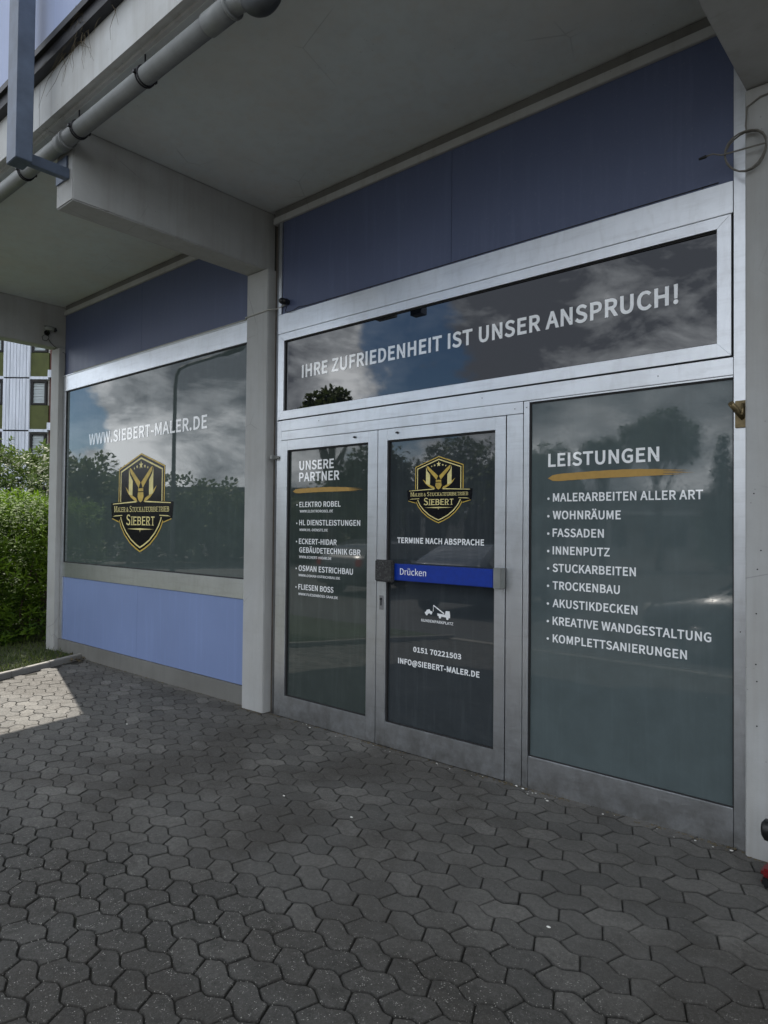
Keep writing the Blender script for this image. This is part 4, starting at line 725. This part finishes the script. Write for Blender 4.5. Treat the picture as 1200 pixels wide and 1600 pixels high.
# --- steel tube hanging beside the balcony, with its arm to the beam end
br = B().box(-4.60, -4.45, -2.045, -1.945, 3.785, 8.0, bev=0.004).obj('steel_post', 'blue_steel', shop)
B().box(-4.625, -4.575, -1.944, -1.662, 3.835, 3.905, bev=0.003).obj('steel_arm', 'blue_steel', br)
B().box(-4.76, -4.60, -1.673, -1.6625, 3.84, 4.0, bev=0.002).obj('anchor_plate', 'blue_steel', br)

# brass flag-pole holder on the right mullion
b = B(); b.box(-0.922, -0.870, -0.020, -0.0105, 2.045, 2.178, bev=0.002); b.tube([(-0.888, -0.015, 2.09), (-0.905, -0.06, 2.125), (-0.920, -0.10, 2.155)], [0.010, 0.014, 0.014], 14)
b.tube([(-0.885, -0.02, 2.16), (-0.885, -0.045, 2.10)], 0.008, 8); b.obj('flag_holder', 'brass', shop)
# filled drill holes and screws in the right pillar
screws([(-0.83, 1.72), (-0.80, 1.45), (-0.815, 1.36), (-0.82, 1.15), (-0.822, 0.91), (-0.818, 0.83), (-0.818, 0.62)], -0.0545, shop, 0.0035)

# ------------------------------------------------------------------ things fixed to or resting at the building
def seccam(name_label, base, yaw, side):
    c = empty('security_camera', base, name_label, 'security camera', 'security cameras on the facade', yaw)
    b = B(); b.tube([(0, 0, 0), (0, -0.018, 0)], 0.032, 18); b.obj('base', 'black_plastic', c)
    b = B(); b.tube([(0, -0.018, 0), (0, -0.05, 0.012), (0.0, -0.065, 0.03)], 0.010, 10); b.ball((0, -0.065, 0.03), 0.016); b.obj('arm', 'black_plastic', c)
    b = B(); b.tube([(-0.05, -0.05, 0.045), (0.0, -0.075, 0.045), (0.055, -0.10, 0.030)], [0.026, 0.028, 0.028], 18); b.obj('body', 'grey_plastic', c)
    b = B(); b.tube([(0.050, -0.098, 0.0305), (0.066, -0.106, 0.027)], [0.0295, 0.026], 18); b.ball((0.063, -0.105, 0.028), 0.017); b.obj('lens', 'black_plastic', c)
    b = B(); b.tube([(0, -0.02, -0.02), (0.015, -0.035, -0.06), (-0.01, -0.03, -0.10), (-0.05, -0.025, -0.10), (-0.06, -0.02, -0.06), (-0.03, -0.015, -0.03)], 0.0035, 6)
    b.obj('cable', 'black_plastic', c)
    return c
seccam('small grey security camera on the concrete beam above the hedge', (-8.468, -0.18, 3.82), R(90), 1)
c2 = empty('security_camera', (-4.29, 0.008, 3.37), 'small black camera on the blue fascia panel beside the middle pillar', 'security camera', 'security cameras on the facade')
b = B(); b.tube([(0, 0, 0), (0, -0.02, 0)], 0.022, 16); b.obj('base', 'black_plastic', c2)
b = B(); b.tube([(0, -0.02, 0), (0, -0.075, -0.005)], [0.026, 0.024], 18); b.ball((0, -0.075, -0.005), 0.022); b.obj('body', 'black_plastic', c2)
# cables
b = B(); b.tube([(-8.462, -0.16, 3.75), (-8.464, -0.13, 3.71), (-8.462, -0.07, 3.665), (-8.42, -0.02, 3.62), (-8.36, -0.002, 3.59), (-8.345, -0.002, 3.40), (-8.345, -0.010, 3.325)], 0.0035, 6)
b.obj('camera_cable', 'black_plastic', None, label='thin black cable running from the beam camera down beside the blue panel', category='cable')
b = B(); b.tube([(-8.1, -0.014, 3.322), (-6.6, -0.014, 3.322), (-5.2, -0.016, 3.322), (-4.80, -0.018, 3.322), (-4.765, -0.06, 3.318), (-4.72, -0.0625, 3.318), (-4.50, -0.0625, 3.325), (-4.468, -0.055, 3.33), (-4.42, 0.0, 3.34), (-4.36, -0.004, 3.345), (-4.30, -0.010, 3.352)], 0.0055, 8)
b.obj('camera_cable', 'cable_white', None, label='pale cable running along the window head and across the middle pillar', category='cable')
b = B(); b.tube([(-4.29, -0.01, 3.33), (-4.295, -0.02, 3.29), (-4.25, -0.02, 3.275), (-4.20, -0.018, 3.28), (-4.14, -0.010, 3.30), (-4.05, -0.008, 3.292), (-3.6, -0.010, 3.288), (-2.6, -0.010, 3.287), (-1.0, -0.010, 3.288)], 0.003, 6)
b.obj('camera_cable', 'black_plastic', None, label='thin black cable drooping below the small camera and along the panel edge', category='cable')
b = B(); pts = []
cx_, cz_ = -0.858, 3.368
pts += [(-0.70, -0.060, 3.625), (-0.80, -0.062, 3.62), (-0.858, -0.064, 3.59), (-0.862, -0.066, 3.50)]
for i in range(46):
    t = math.pi / 2 - i * 2 * math.pi / 20; rr = 0.090 + 0.004 * math.sin(i * 0.9)
    pts.append((cx_ + rr * math.cos(t) * 1.0, -0.07 - 0.0014 * i * 0.5, cz_ + rr * math.sin(t) * 1.05))
pts += [(-0.96, -0.105, 3.375), (-1.00, -0.11, 3.392), (-1.03, -0.115, 3.388)]
b.tube(pts, 0.0042, 8); lp = b.obj('cable_coil', 'cable_grey', None, label='loose coil of grey cable hanging at the top of the right mullion', category='cable')
B().tube([(-1.028, -0.115, 3.388), (-1.062, -0.117, 3.384)], [0.008, 0.006], 10).obj('plug', 'black_plastic', lp)

# cordless drill standing on its battery, nose to the left, at the right pillar
dr = empty('cordless_drill', (-0.626, -0.26, zg(-0.26)), 'black and red cordless drill standing on its battery beside the right pillar', 'drill')
b = B(); b.box(-0.120, 0.045, -0.045, 0.045, 0.0, 0.040, bev=0.010); b.obj('battery', 'black_plastic', dr)
b = B(); b.box(-0.123, 0.04, -0.0465, 0.0465, 0.042, 0.080, bev=0.012); b.box(-0.124, -0.08, -0.034, 0.034, 0.010, 0.030, bev=0.006); b.obj('battery_cap', 'red_plastic', dr)
b = B(); b.tube([(-0.04, 0, 0.07), (-0.048, 0, 0.12), (-0.045, 0, 0.17), (-0.03, 0, 0.215)], [0.030, 0.022, 0.021, 0.026], 16); b.obj('handle', 'black_plastic', dr)
b = B(); b.tube([(-0.124, 0, 0.236), (-0.112, 0, 0.237), (-0.06, 0, 0.238), (0.03, 0, 0.238), (0.06, 0, 0.238), (0.07, 0, 0.238)], [0.030, 0.046, 0.050, 0.050, 0.042, 0.025], 24); b.obj('motor_housing', 'black_plastic', dr)
b = B(); b.tube([(-0.062, 0, 0.239), (-0.058, 0, 0.239)], [0.0512, 0.0512], 24); b.obj('highlight_ring', 'rim_metal', dr)  # pale ring stands for the white highlight on the black housing
b = B(); b.tube([(0.07, 0, 0.238), (0.09, 0, 0.238), (0.12, 0, 0.238)], [0.022, 0.021, 0.012], 16); b.obj('chuck', 'dark_metal', dr)

# weeds in the balcony gutter
b = B(); rw = random.Random(4)
for i in range(46):
    x = -4.10 + rw.gauss(0, 0.17); y = -1.81; z = 4.50; p = [(x, y, z)]; dx_ = rw.gauss(0, 0.03); dz = rw.uniform(-0.02, 0.05)
    for k in range(6):
        dx_ += rw.gauss(0, 0.012); dz -= 0.010; x += dx_; y -= rw.uniform(0.0, 0.02); z += dz; p.append((x, y, z))
    b.tube(p, [0.0028, 0.0024, 0.002, 0.0016, 0.0012, 0.001, 0.0006][:len(p)], 4)
b.obj('dry_weeds', 'dry_stem', None, kind='stuff', label='thin dry weeds growing in the gap under the balcony panel', category='weeds')

# leaves and litter along the foot of the front
def leafquad(vs, fs, tones, c, d, n_, L_, W_, t, curl=0.25):
    """bent lance-shaped leaf: six vertices"""
    d = d.normalized(); s_ = d.cross(n_).normalized(); n_ = s_.cross(d)
    o = len(vs)
    vs += [c, c + d * L_ * .35 + s_ * W_ * .5 + n_ * L_ * .05, c + d * L_ * .35 - s_ * W_ * .5 + n_ * L_ * .05, c + d * L_ * .75 + s_ * W_ * .36 - n_ * L_ * curl * .3, c + d * L_ * .75 - s_ * W_ * .36 - n_ * L_ * curl * .3, c + d * L_ - n_ * L_ * curl]
    fs += [(o, o + 2, o + 1), (o + 1, o + 2, o + 4, o + 3), (o + 3, o + 4, o + 5)]; tones += [t] * 6
b = B(); rl = random.Random(5); vs = []; fs = []; to = []
for i in range(70):
    x = -8.0 + abs(rl.gauss(0, 0.22)); y = -0.03 - abs(rl.gauss(0, 0.10))
    leafquad(vs, fs, to, Vector((x, y, zg(y) + 0.004 + rl.random() * 0.035)), Vector((rl.gauss(0, 1), rl.gauss(0, 1), rl.gauss(0, 0.35))), Vector((rl.gauss(0, .3), rl.gauss(0, .3), 1)), 0.05, 0.025, rl.random())
b.add(vs, fs); b.obj('leaf_litter', 'dry_stem', None, kind='stuff', label='dark dead leaves gathered where the kerb meets the plinth', category='leaves')
b = B()
for i in range(26):
    x = rl.uniform(-4.3, -0.95); y = -0.03 - abs(rl.gauss(0, 0.035)); s_ = rl.uniform(0.0015, 0.0045)
    b.ball((x, y, zg(y) + 0.003), s_, (1.6, 1, 0.5), 6)
for x, y in ((-2.12, -0.03), (-2.07, -0.04), (-0.93, -0.05), (-3.9, -0.06), (-2.6, -0.95), (-3.1, -1.0), (-5.1, -0.9), (-1.32, -1.15), (-1.88, -0.10)):
    b.ball((x, y, zg(y) + 0.003), 0.0055, (1.8, 1.1, 0.5), 8)
b.obj('litter', 'litter_white', None, kind='stuff', label='white crumbs and scraps of litter on the paving by the doors', category='litter')

b = B()
for i in range(420):
    x = rl.uniform(-8.2, -0.7) if i % 3 else rl.choice([-4.6, -0.9, -2.1, -3.3]) + rl.gauss(0, 0.15)
    yb_ = -0.058 if (-4.76 < x < -4.47 or x > -0.87) else -0.014
    y = yb_ - abs(rl.gauss(0, 0.014)); s_ = rl.uniform(0.002, 0.006)
    b.ball((x, y, zg(y) + 0.001), s_, (rl.uniform(1, 2.4), rl.uniform(.8, 1.5), 0.6), 6)
b.obj('grit', 'dry_stem', None, kind='stuff', label='dark grit and crumbs gathered along the foot of the shop front', category='grit')

# ------------------------------------------------------------------ planting
def shrub(name, boxx, nleaf, L_, W_, mat, label, seed, cat='shrub', group=None, grow=0.5, zb=0.0, loose=0.25):
    x0, x1, y0, y1, z1 = boxx; r = random.Random(seed); vs = []; fs = []; to = []
    root = empty(name, ((x0 + x1) / 2, (y0 + y1) / 2, zb), label, cat, group); ox, oy = (x0 + x1) / 2, (y0 + y1) / 2
    # leaves sit on twig tips; twig tips fill the outer shell more densely than the inside
    ntip = nleaf // 9
    for i in range(ntip):
        while True:
            u, v_, h = r.uniform(-1, 1), r.uniform(-1, 1), r.random()
            m_ = max(abs(u), abs(v_), h)
            if m_ > r.random() ** 0.45 * 0.98: break
        bump_ = 1 + loose * noise.noise(Vector((u * 2.3 + seed, v_ * 2.3, h * 3)))
        c = Vector((u * (x1 - x0) / 2 * bump_, v_ * (y1 - y0) / 2 * bump_, max(0.03, h * (z1 - zb) * (1 + 0.10 * noise.noise(Vector((u * 3, v_ * 3, seed)))) - 0.10 * (u * u + v_ * v_))))
        axis = Vector((u * 0.5 + r.gauss(0, .35), v_ * 0.5 + r.gauss(0, .35), grow + r.random() * 0.6)).normalized()
        tone0 = min(1, max(0, 0.45 + r.gauss(0, .2) + 0.25 * (h - .5)))  # leaves lighter with height: top light and base shade put into tone
        for k in range(9):
            a = k * 2.4 + r.random(); e_ = axis.orthogonal().normalized(); f_ = axis.cross(e_)
            side = e_ * math.cos(a) + f_ * math.sin(a)
            d = (axis * (0.35 + 0.08 * k) + side).normalized()
            leafquad(vs, fs, to, c + axis * (k * L_ * 0.13), d, (axis + side * -0.3).normalized(), L_ * r.uniform(.7, 1.15), W_ * r.uniform(.8, 1.1), min(1, max(0, tone0 + r.gauss(0, .12))))
    b = B(); b.add(vs, fs, False); b.att = {'tone': to}; b.obj('foliage', mat, root)
    b = B()
    for i in range(14):
        x, y = r.uniform(-.7, .7) * (x1 - x0) / 2, r.uniform(-.7, .7) * (y1 - y0) / 2; p = [Vector((x, y, 0))]
        for k in range(4): p.append(p[-1] + Vector((r.gauss(0, .08), r.gauss(0, .08), (z1 - zb) * .21)))
        b.tube(p, [0.022, 0.017, 0.013, 0.008, 0.004], 6)
    b.obj('stem', 'bark', root)
    return root
shrub('shrub', (-11.2, -9.15, -0.9, 1.6, 1.84), 26000, 0.115, 0.030, 'leaf_bright', 'bright green narrow-leaved shrub right beside the left corner post', 1, grow=0.7)
shrub('shrub', (-13.6, -11.3, -1.7, 1.4, 1.95), 15000, 0.115, 0.032, 'leaf_bright', 'bright green narrow-leaved shrub further out on the lawn', 2, grow=0.7)
shrub('shrub', (-15.8, -12.4, 1.5, 4.9, 2.95), 15000, 0.11, 0.055, 'leaf_grey', 'taller grey-green shrub behind the bright green one, at the post', 3, grow=0.4)
shrub('shrub', (-18.4, -14.9, -1.2, 2.6, 3.2), 15000, 0.11, 0.055, 'leaf_grey', 'taller grey-green shrub standing behind on the left, under the flats', 6, grow=0.4)
b = B(); rg = random.Random(8); vs = []; fs = []; to = []
for i in range(9000):
    y = rg.uniform(-3.2, 1.6); x = kerb_x(min(y, 0.03)) - 0.09 - abs(rg.random() ** 1.5) * 3.2
    if x > -8.66 and y > -0.08: continue
    c = Vector((x, y, zg(y) + 0.012)); h = rg.uniform(0.03, 0.11)
    leafquad(vs, fs, to, c, Vector((rg.gauss(0, .4), rg.gauss(0, .4), 1)), Vector((rg.gauss(0, 1), rg.gauss(0, 1), .1)), h, 0.007, rg.random(), 0.3)
b.add(vs, fs); b.att = {'tone': to}; b.obj('grass', 'grass', None, kind='stuff', label='tufts of grass on the lawn beside the kerb', category='grass')

def tree(name, x, y, h, cr_, label, seed, nl=5200, conifer=False, zb=-0.6, group='trees beyond the car park'):
    r = random.Random(seed); root = empty(name, (x, y, zb), label, 'tree', group)
    b = B(); p = [Vector((0, 0, 0))]; 
    for k in range(6): p.append(p[-1] + Vector((r.gauss(0, .05), r.gauss(0, .05), h * 0.14)))
    b.tube(p, [0.03 * h * (1 - k / 8) for k in range(7)], 10)
    cl = []
    if conifer:
        for k in range(60): 
            t = k / 60; a = r.random() * 6.28; rr = cr_ * (1 - t) * r.uniform(.4, 1); cl.append((Vector((rr * math.cos(a), rr * math.sin(a), h * (0.15 + 0.85 * t))), 0.35 * cr_ * (1.1 - t)))
    else:
        for k in range(34):
            a = r.random() * 6.28; e_ = math.acos(r.uniform(-0.5, 1)); rr = cr_ * r.uniform(.45, 1)
            c = Vector((rr * math.sin(e_) * math.cos(a), rr * math.sin(e_) * math.sin(a), h - cr_ * 0.95 + rr * 0.85 * math.cos(e_))); cl.append((c, cr_ * r.uniform(.2, .38)))
            if k < 12: b.tube([p[3 + k % 3], (p[3 + k % 3] + c) / 2 + Vector((0, 0, .15)), c], [0.012 * h, 0.008 * h, 0.003 * h], 6)
    b.obj('trunk', 'bark', root)
    vs = []; fs = []; to = []
    for i in range(nl):
        c, rad = cl[i % len(cl)]; d = Vector((r.gauss(0, 1), r.gauss(0, 1), r.gauss(0, 1))).normalized()
        q = c + d * rad * r.uniform(.35, 1.1) ** 0.6
        leafquad(vs, fs, to, q, (d + Vector((r.gauss(0, .6), r.gauss(0, .6), r.gauss(0, .6)))), Vector((r.gauss(0, .6), r.gauss(0, .6), 1)), 0.24, 0.15, min(1, max(0, .5 + r.gauss(0, .25))))
    b = B(); b.add(vs, fs); b.att = {'tone': to}; b.obj('crown', 'leaf_tree', root); return root
# seen as reflections in the glass
tree('tree', -30.6, -9.6, 5.5, 2.6, 'bushy tree at the far left of the reflection in the wide window', 21)
tree('tree', -28.9, -12.0, 4.7, 2.3, 'lower bushy tree in the middle of the reflection in the wide window', 22)
tree('tree', -26.6, -14.6, 4.2, 2.2, 'small round tree reflected below the emblem of the wide window', 23)
tree('tree', -21.4, -17.3, 8.0, 1.5, 'slim tree whose top is reflected at the left end of the long transom', 24)
tree('tree', -20.6, -19.4, 6.1, 2.5, 'broad tree reflected at the top of the two doors', 25)
tree('tree', -17.0, -21.8, 6.0, 2.4, 'dense tree reflected behind the emblem of the right door leaf', 26)
tree('tree', -14.6, -23.6, 5.6, 1.5, 'thin tree reflected at the left edge of the side window', 27, 3500)
tree('tree', -12.6, -25.2, 6.0, 1.0, 'open tree reflected above the heading of the side window', 28, 3500)
tree('tree', -10.7, -26.8, 7.1, 1.45, 'tall round tree reflected in the top of the side window', 29)
tree('conifer', -8.6, -28.6, 6.2, 1.0, 'small conifer reflected at the right edge of the side window', 30, 3000, True)
for i, (x, y) in enumerate(((-33.5, -14.5), (-30.0, -17.0), (-27.0, -19.5), (-24.5, -22.0))):
    shrub('shrub', (x - 2.2, x + 2.2, y - 1.8, y + 1.8, 2.9 - 0.15 * i), 4200, 0.30, 0.17, 'leaf_tree', ['broad dark shrub at the left end of the row across the car park', 'second dark shrub of the row across the car park', 'third dark shrub of the row across the car park', 'right-hand dark shrub of the row across the car park'][i], 40 + i, group='shrubs across the car park', zb=-0.6)

# street lamp across the car park
lm = empty('street_lamp', (-23.1, -10.6, -0.6), 'slender grey street lamp with a long curved arm across the car park', 'street lamp')
b = B(); b.tube([(0, 0, 0), (0, 0, 1.2), (0, 0, 7.3), (0.05, -0.02, 7.75), (0.20, -0.06, 8.0), (0.7, -0.12, 8.10)], [0.11, 0.085, 0.07, 0.065, 0.06, 0.055], 12); b.obj('pole', 'grey_lamp_metal', lm)
b = B(); b.tube([(0.7, -0.12, 8.10), (2.6, -0.3, 8.22)], 0.055, 10); b.obj('arm', 'grey_lamp_metal', lm)
b = B(); b.tube([(2.5, -0.29, 8.2), (2.8, -0.32, 8.24), (3.5, -0.4, 8.35), (3.7, -0.42, 8.36)], [0.05, 0.11, 0.13, 0.05], 14); b.obj('lamp_head', 'grey_lamp_metal', lm)

# long low building across the car park
A_ = R(-40.6); lb_ = empty('low_building', (-24.0, -36.5, -0.6), 'long low flat-roofed building with a canopy across the car park', 'building', None, A_)
box('wall', 'render_wall', lb_, -32, 32, -9, 0, 0, 4.15)
box('roof', 'roof_dark', lb_, -32.4, 32.4, -9.3, 1.6, 4.16, 4.55)
box('canopy', 'fascia_concrete', lb_, -32, 32, 0.01, 1.8, 3.0, 3.25)
for i in range(16): box('window', 'car_glass', lb_, -31 + i * 4, -28.2 + i * 4, -0.05, 0.03, 0.9, 2.8)
for i in range(11): box('post', 'painted_concrete', lb_, -30 + i * 6, -29.7 + i * 6, 1.3, 1.6, 0, 2.998)

# parked cars
def car(x, y, z, rz, paint, label):
    c = empty('parked_car', (x, y, z), label, 'car', 'cars in the car park', rz)
    prof = [(-2.05, 0.35), (-2.1, 0.62), (-1.95, 0.80), (-1.15, 0.95), (-0.45, 1.38), (0.1, 1.46), (1.1, 1.44), (1.75, 1.15), (2.0, 0.95), (2.05, 0.45), (1.95, 0.30), (-1.9, 0.28)]
    bm = bmesh.new(); rings = []
    for yy, sc_, dz in ((-0.88, .90, 0), (-0.84, 1, 0), (-0.40, 1.01, 0.02), (0.40, 1.01, 0.02), (0.84, 1, 0), (0.88, .90, 0)):
        ring = []
        for px, pz in prof:
            tuck = 0.22 * max(0, (pz - 0.9) / 0.55) if abs(yy) > 0.5 else 0
            ring.append(bm.verts.new((px * (0.985 if abs(yy) > .86 else 1), yy - math.copysign(tuck, yy), pz * 1.0 + dz if pz > 1.2 else pz)))
        rings.append(ring)
    n = len(prof)
    for a_, c_ in zip(rings[:-1], rings[1:]):
        for k in range(n): bm.faces.new((a_[k], a_[(k + 1) % n], c_[(k + 1) % n], c_[k]))
    bm.faces.new(rings[0][::-1]); bm.faces.new(rings[-1]); bmesh.ops.recalc_face_normals(bm, faces=bm.faces)
    bmesh.ops.bevel(bm, geom=list(bm.edges), offset=0.03, segments=2, affect='EDGES'); B().bm(bm, True).obj('body', paint, c)
    for s in (-1, 1):
        yy = s * 0.80
        b = B(); pts = [(-1.05, 0.96), (-0.45, 1.33), (0.05, 1.38), (0.05, 0.96)]
        for pts in ([(-1.0, 0.97), (-0.48, 1.31), (0.05, 1.37), (0.05, 0.97)], [(0.12, 0.97), (0.12, 1.37), (0.95, 1.36), (1.45, 1.12), (1.4, 0.97)]):
            v = []
            for px, pz in pts:
                tuck = 0.22 * (pz - 0.9) / 0.55; v.append((px, s * (0.888 - tuck), pz))
            v2 = [(a_, b_ - s * 0.03, c_) for a_, b_, c_ in v]; k = len(v)
            b.add(v + v2, [tuple(range(k)), tuple(range(2 * k - 1, k - 1, -1))] + [(i, k + i, k + (i + 1) % k, (i + 1) % k) for i in range(k)])
        b.obj('side_window', 'car_glass', c)
        for wx in (-1.3, 1.28):
            b = B(); b.tube([(wx, s * 0.70, 0.32), (wx, s * 0.72, 0.32), (wx, s * 0.89, 0.32), (wx, s * 0.90, 0.32)], [0.28, 0.32, 0.32, 0.28], 24); wh = b.obj('wheel', 'rubber', c)
            b = B(); b.tube([(wx, s * 0.895, 0.32), (wx, s * 0.908, 0.32)], [0.21, 0.17], 20); b.obj('rim', 'rim_metal', wh)
        box('headlight', 'lamp_clear', c, -2.10, -1.93, s * 0.72 - 0.12, s * 0.72 + 0.12, 0.64, 0.76, bev=0.02)
        box('tail_light', 'lamp_red', c, 1.90, 2.03, s * 0.74 - 0.10, s * 0.74 + 0.10, 0.78, 0.98, bev=0.02)
    v = [(-1.13, -0.70, 0.985), (-1.13, 0.70, 0.985), (-0.50, 0.58, 1.385), (-0.50, -0.58, 1.385)]
    b = B(); b.add([(x_ - 0.02, y_, z_ + 0.012) for x_, y_, z_ in v] + [(x_ + .02, y_, z_ - .02) for x_, y_, z_ in v], [(0, 1, 2, 3), (7, 6, 5, 4), (0, 4, 5, 1), (1, 5, 6, 2), (2, 6, 7, 3), (3, 7, 4, 0)]); b.obj('windscreen', 'car_glass', c)
    return c
car(-1.6, -7.0, -0.30, R(2), 'car_paint', 'dark grey hatchback parked nearest to the shop, its nose to the left')
car(-8.4, -9.6, -0.30, R(88), 'car_paint_blue', 'dark blue hatchback parked across the car park with its nose to the road')
car(-12.6, -11.0, -0.30, R(92), 'car_paint', 'dark grey hatchback parked beyond the dark blue one')

# block of flats far beyond the shrubs on the left
FD = 37.0
fwv = (-0.65820943, 0.75257727); base = Vector((CAM.x + fw.x * FD, CAM.y + fw.y * FD, -0.6))
fl = empty('block_of_flats', base, 'tall block of flats with white board siding and olive green panels beyond the shrubs', 'building', None, math.atan2(rt.y, rt.x))
K_ = FD / 1074.73
def X(px): return (px - 605.5) * K_
def Zp(py): return (1.55 + fw.z / math.hypot(fw.x, fw.y) * FD) - (py + 9 - 800) * K_ + 0.6
ST = 83 * K_; W0 = Zp(672)                 # storey height, and the top of one window row
box('wall', 'render_wall', fl, X(-420), X(150), 0.30, 12, 0, 19.0)
col_x = [(-78, -37), (6, 47.5), (152, 190)]
seg = [(-37, 6), (47.5, 76)]
for a_, c_ in ((-121, -78), (-37, 6), (47.5, 75.5), (90, 118)):
    for s_ in range(-2, 4):
        z_top = W0 + s_ * ST                 # bottom of the ledge over a window
        if z_top < 2.6 or z_top > 18: continue
        wx0, wx1 = (X(a_) + 0.03, X(c_) - 0.10)
        box('green_panel', 'green_panel', fl, X(a_), X(c_), 0.12, 0.299, z_top + 0.20, z_top + ST - 1.36)
        box('ledge', 'siding', fl, X(a_) - 0.02, X(c_) + 0.02, 0.03, 0.298, z_top + 0.04, z_top + 0.19)
        wz0, wz1 = z_top - 1.33, z_top - 0.02
        b = B(); frame_ring(b, wx0, wx1, wz0, wz1, wx0 + 0.10, wx1 - 0.10, wz0 + 0.10, wz1 - 0.10, 0.10, 0.28); wn = b.obj('window', 'gasket', fl)
        b = B()
        for k in range(12): zz = wz0 + 0.10 + k * (wz1 - wz0 - 0.2) / 12; b.box(wx0 + 0.10, wx1 - 0.10, 0.20 + 0.02 * (k % 2), 0.24, zz + 0.004, zz + (wz1 - wz0 - 0.2) / 12 - 0.012)
        b.obj('blind', 'blind_slats', wn)
for a_, c_ in ((-78, -37), (6, 47.5)):
    b = B(); n_ = 8
    for s_ in range(-3, 4):
        zb_, zt_ = W0 + s_ * ST + 0.12, W0 + (s_ + 1) * ST + 0.08
        if zb_ < 0 or zt_ > 19.2: continue
        for k in range(n_):
            x0_, x1_ = X(a_) + (X(c_) - X(a_)) * k / n_, X(a_) + (X(c_) - X(a_)) * (k + 1) / n_
            b.box(x0_ + 0.012, x1_ - 0.012, -0.02 + 0.012 * (k % 3), 0.297, zb_ + 0.02, zt_ - 0.02)
    b.obj('siding', 'siding', fl)
    box('siding_gap', 'dark_gap', fl, X(a_) + .02, X(c_) - .02, 0.08, 0.2995, 1.0, 18.0)
box('recess', 'rust_brown', fl, X(76.2), X(82), 0.2, 0.2995, 0.5, 18.5)
for s_ in range(-2, 4):
    zt = W0 + s_ * ST
    if 2 < zt < 17: b = B(); b.box(X(75.5), X(90), 0.02, 0.199, zt + 0.15, zt + 0.55); b.obj('balcony', 'siding', fl)

# far tree line on the horizon and a hint of cover behind
for ob in scene.objects:
    if ob.type == 'MESH' and ob.parent is None and 'kind' not in ob and 'label' not in ob: print('UNLABELLED', ob.name)
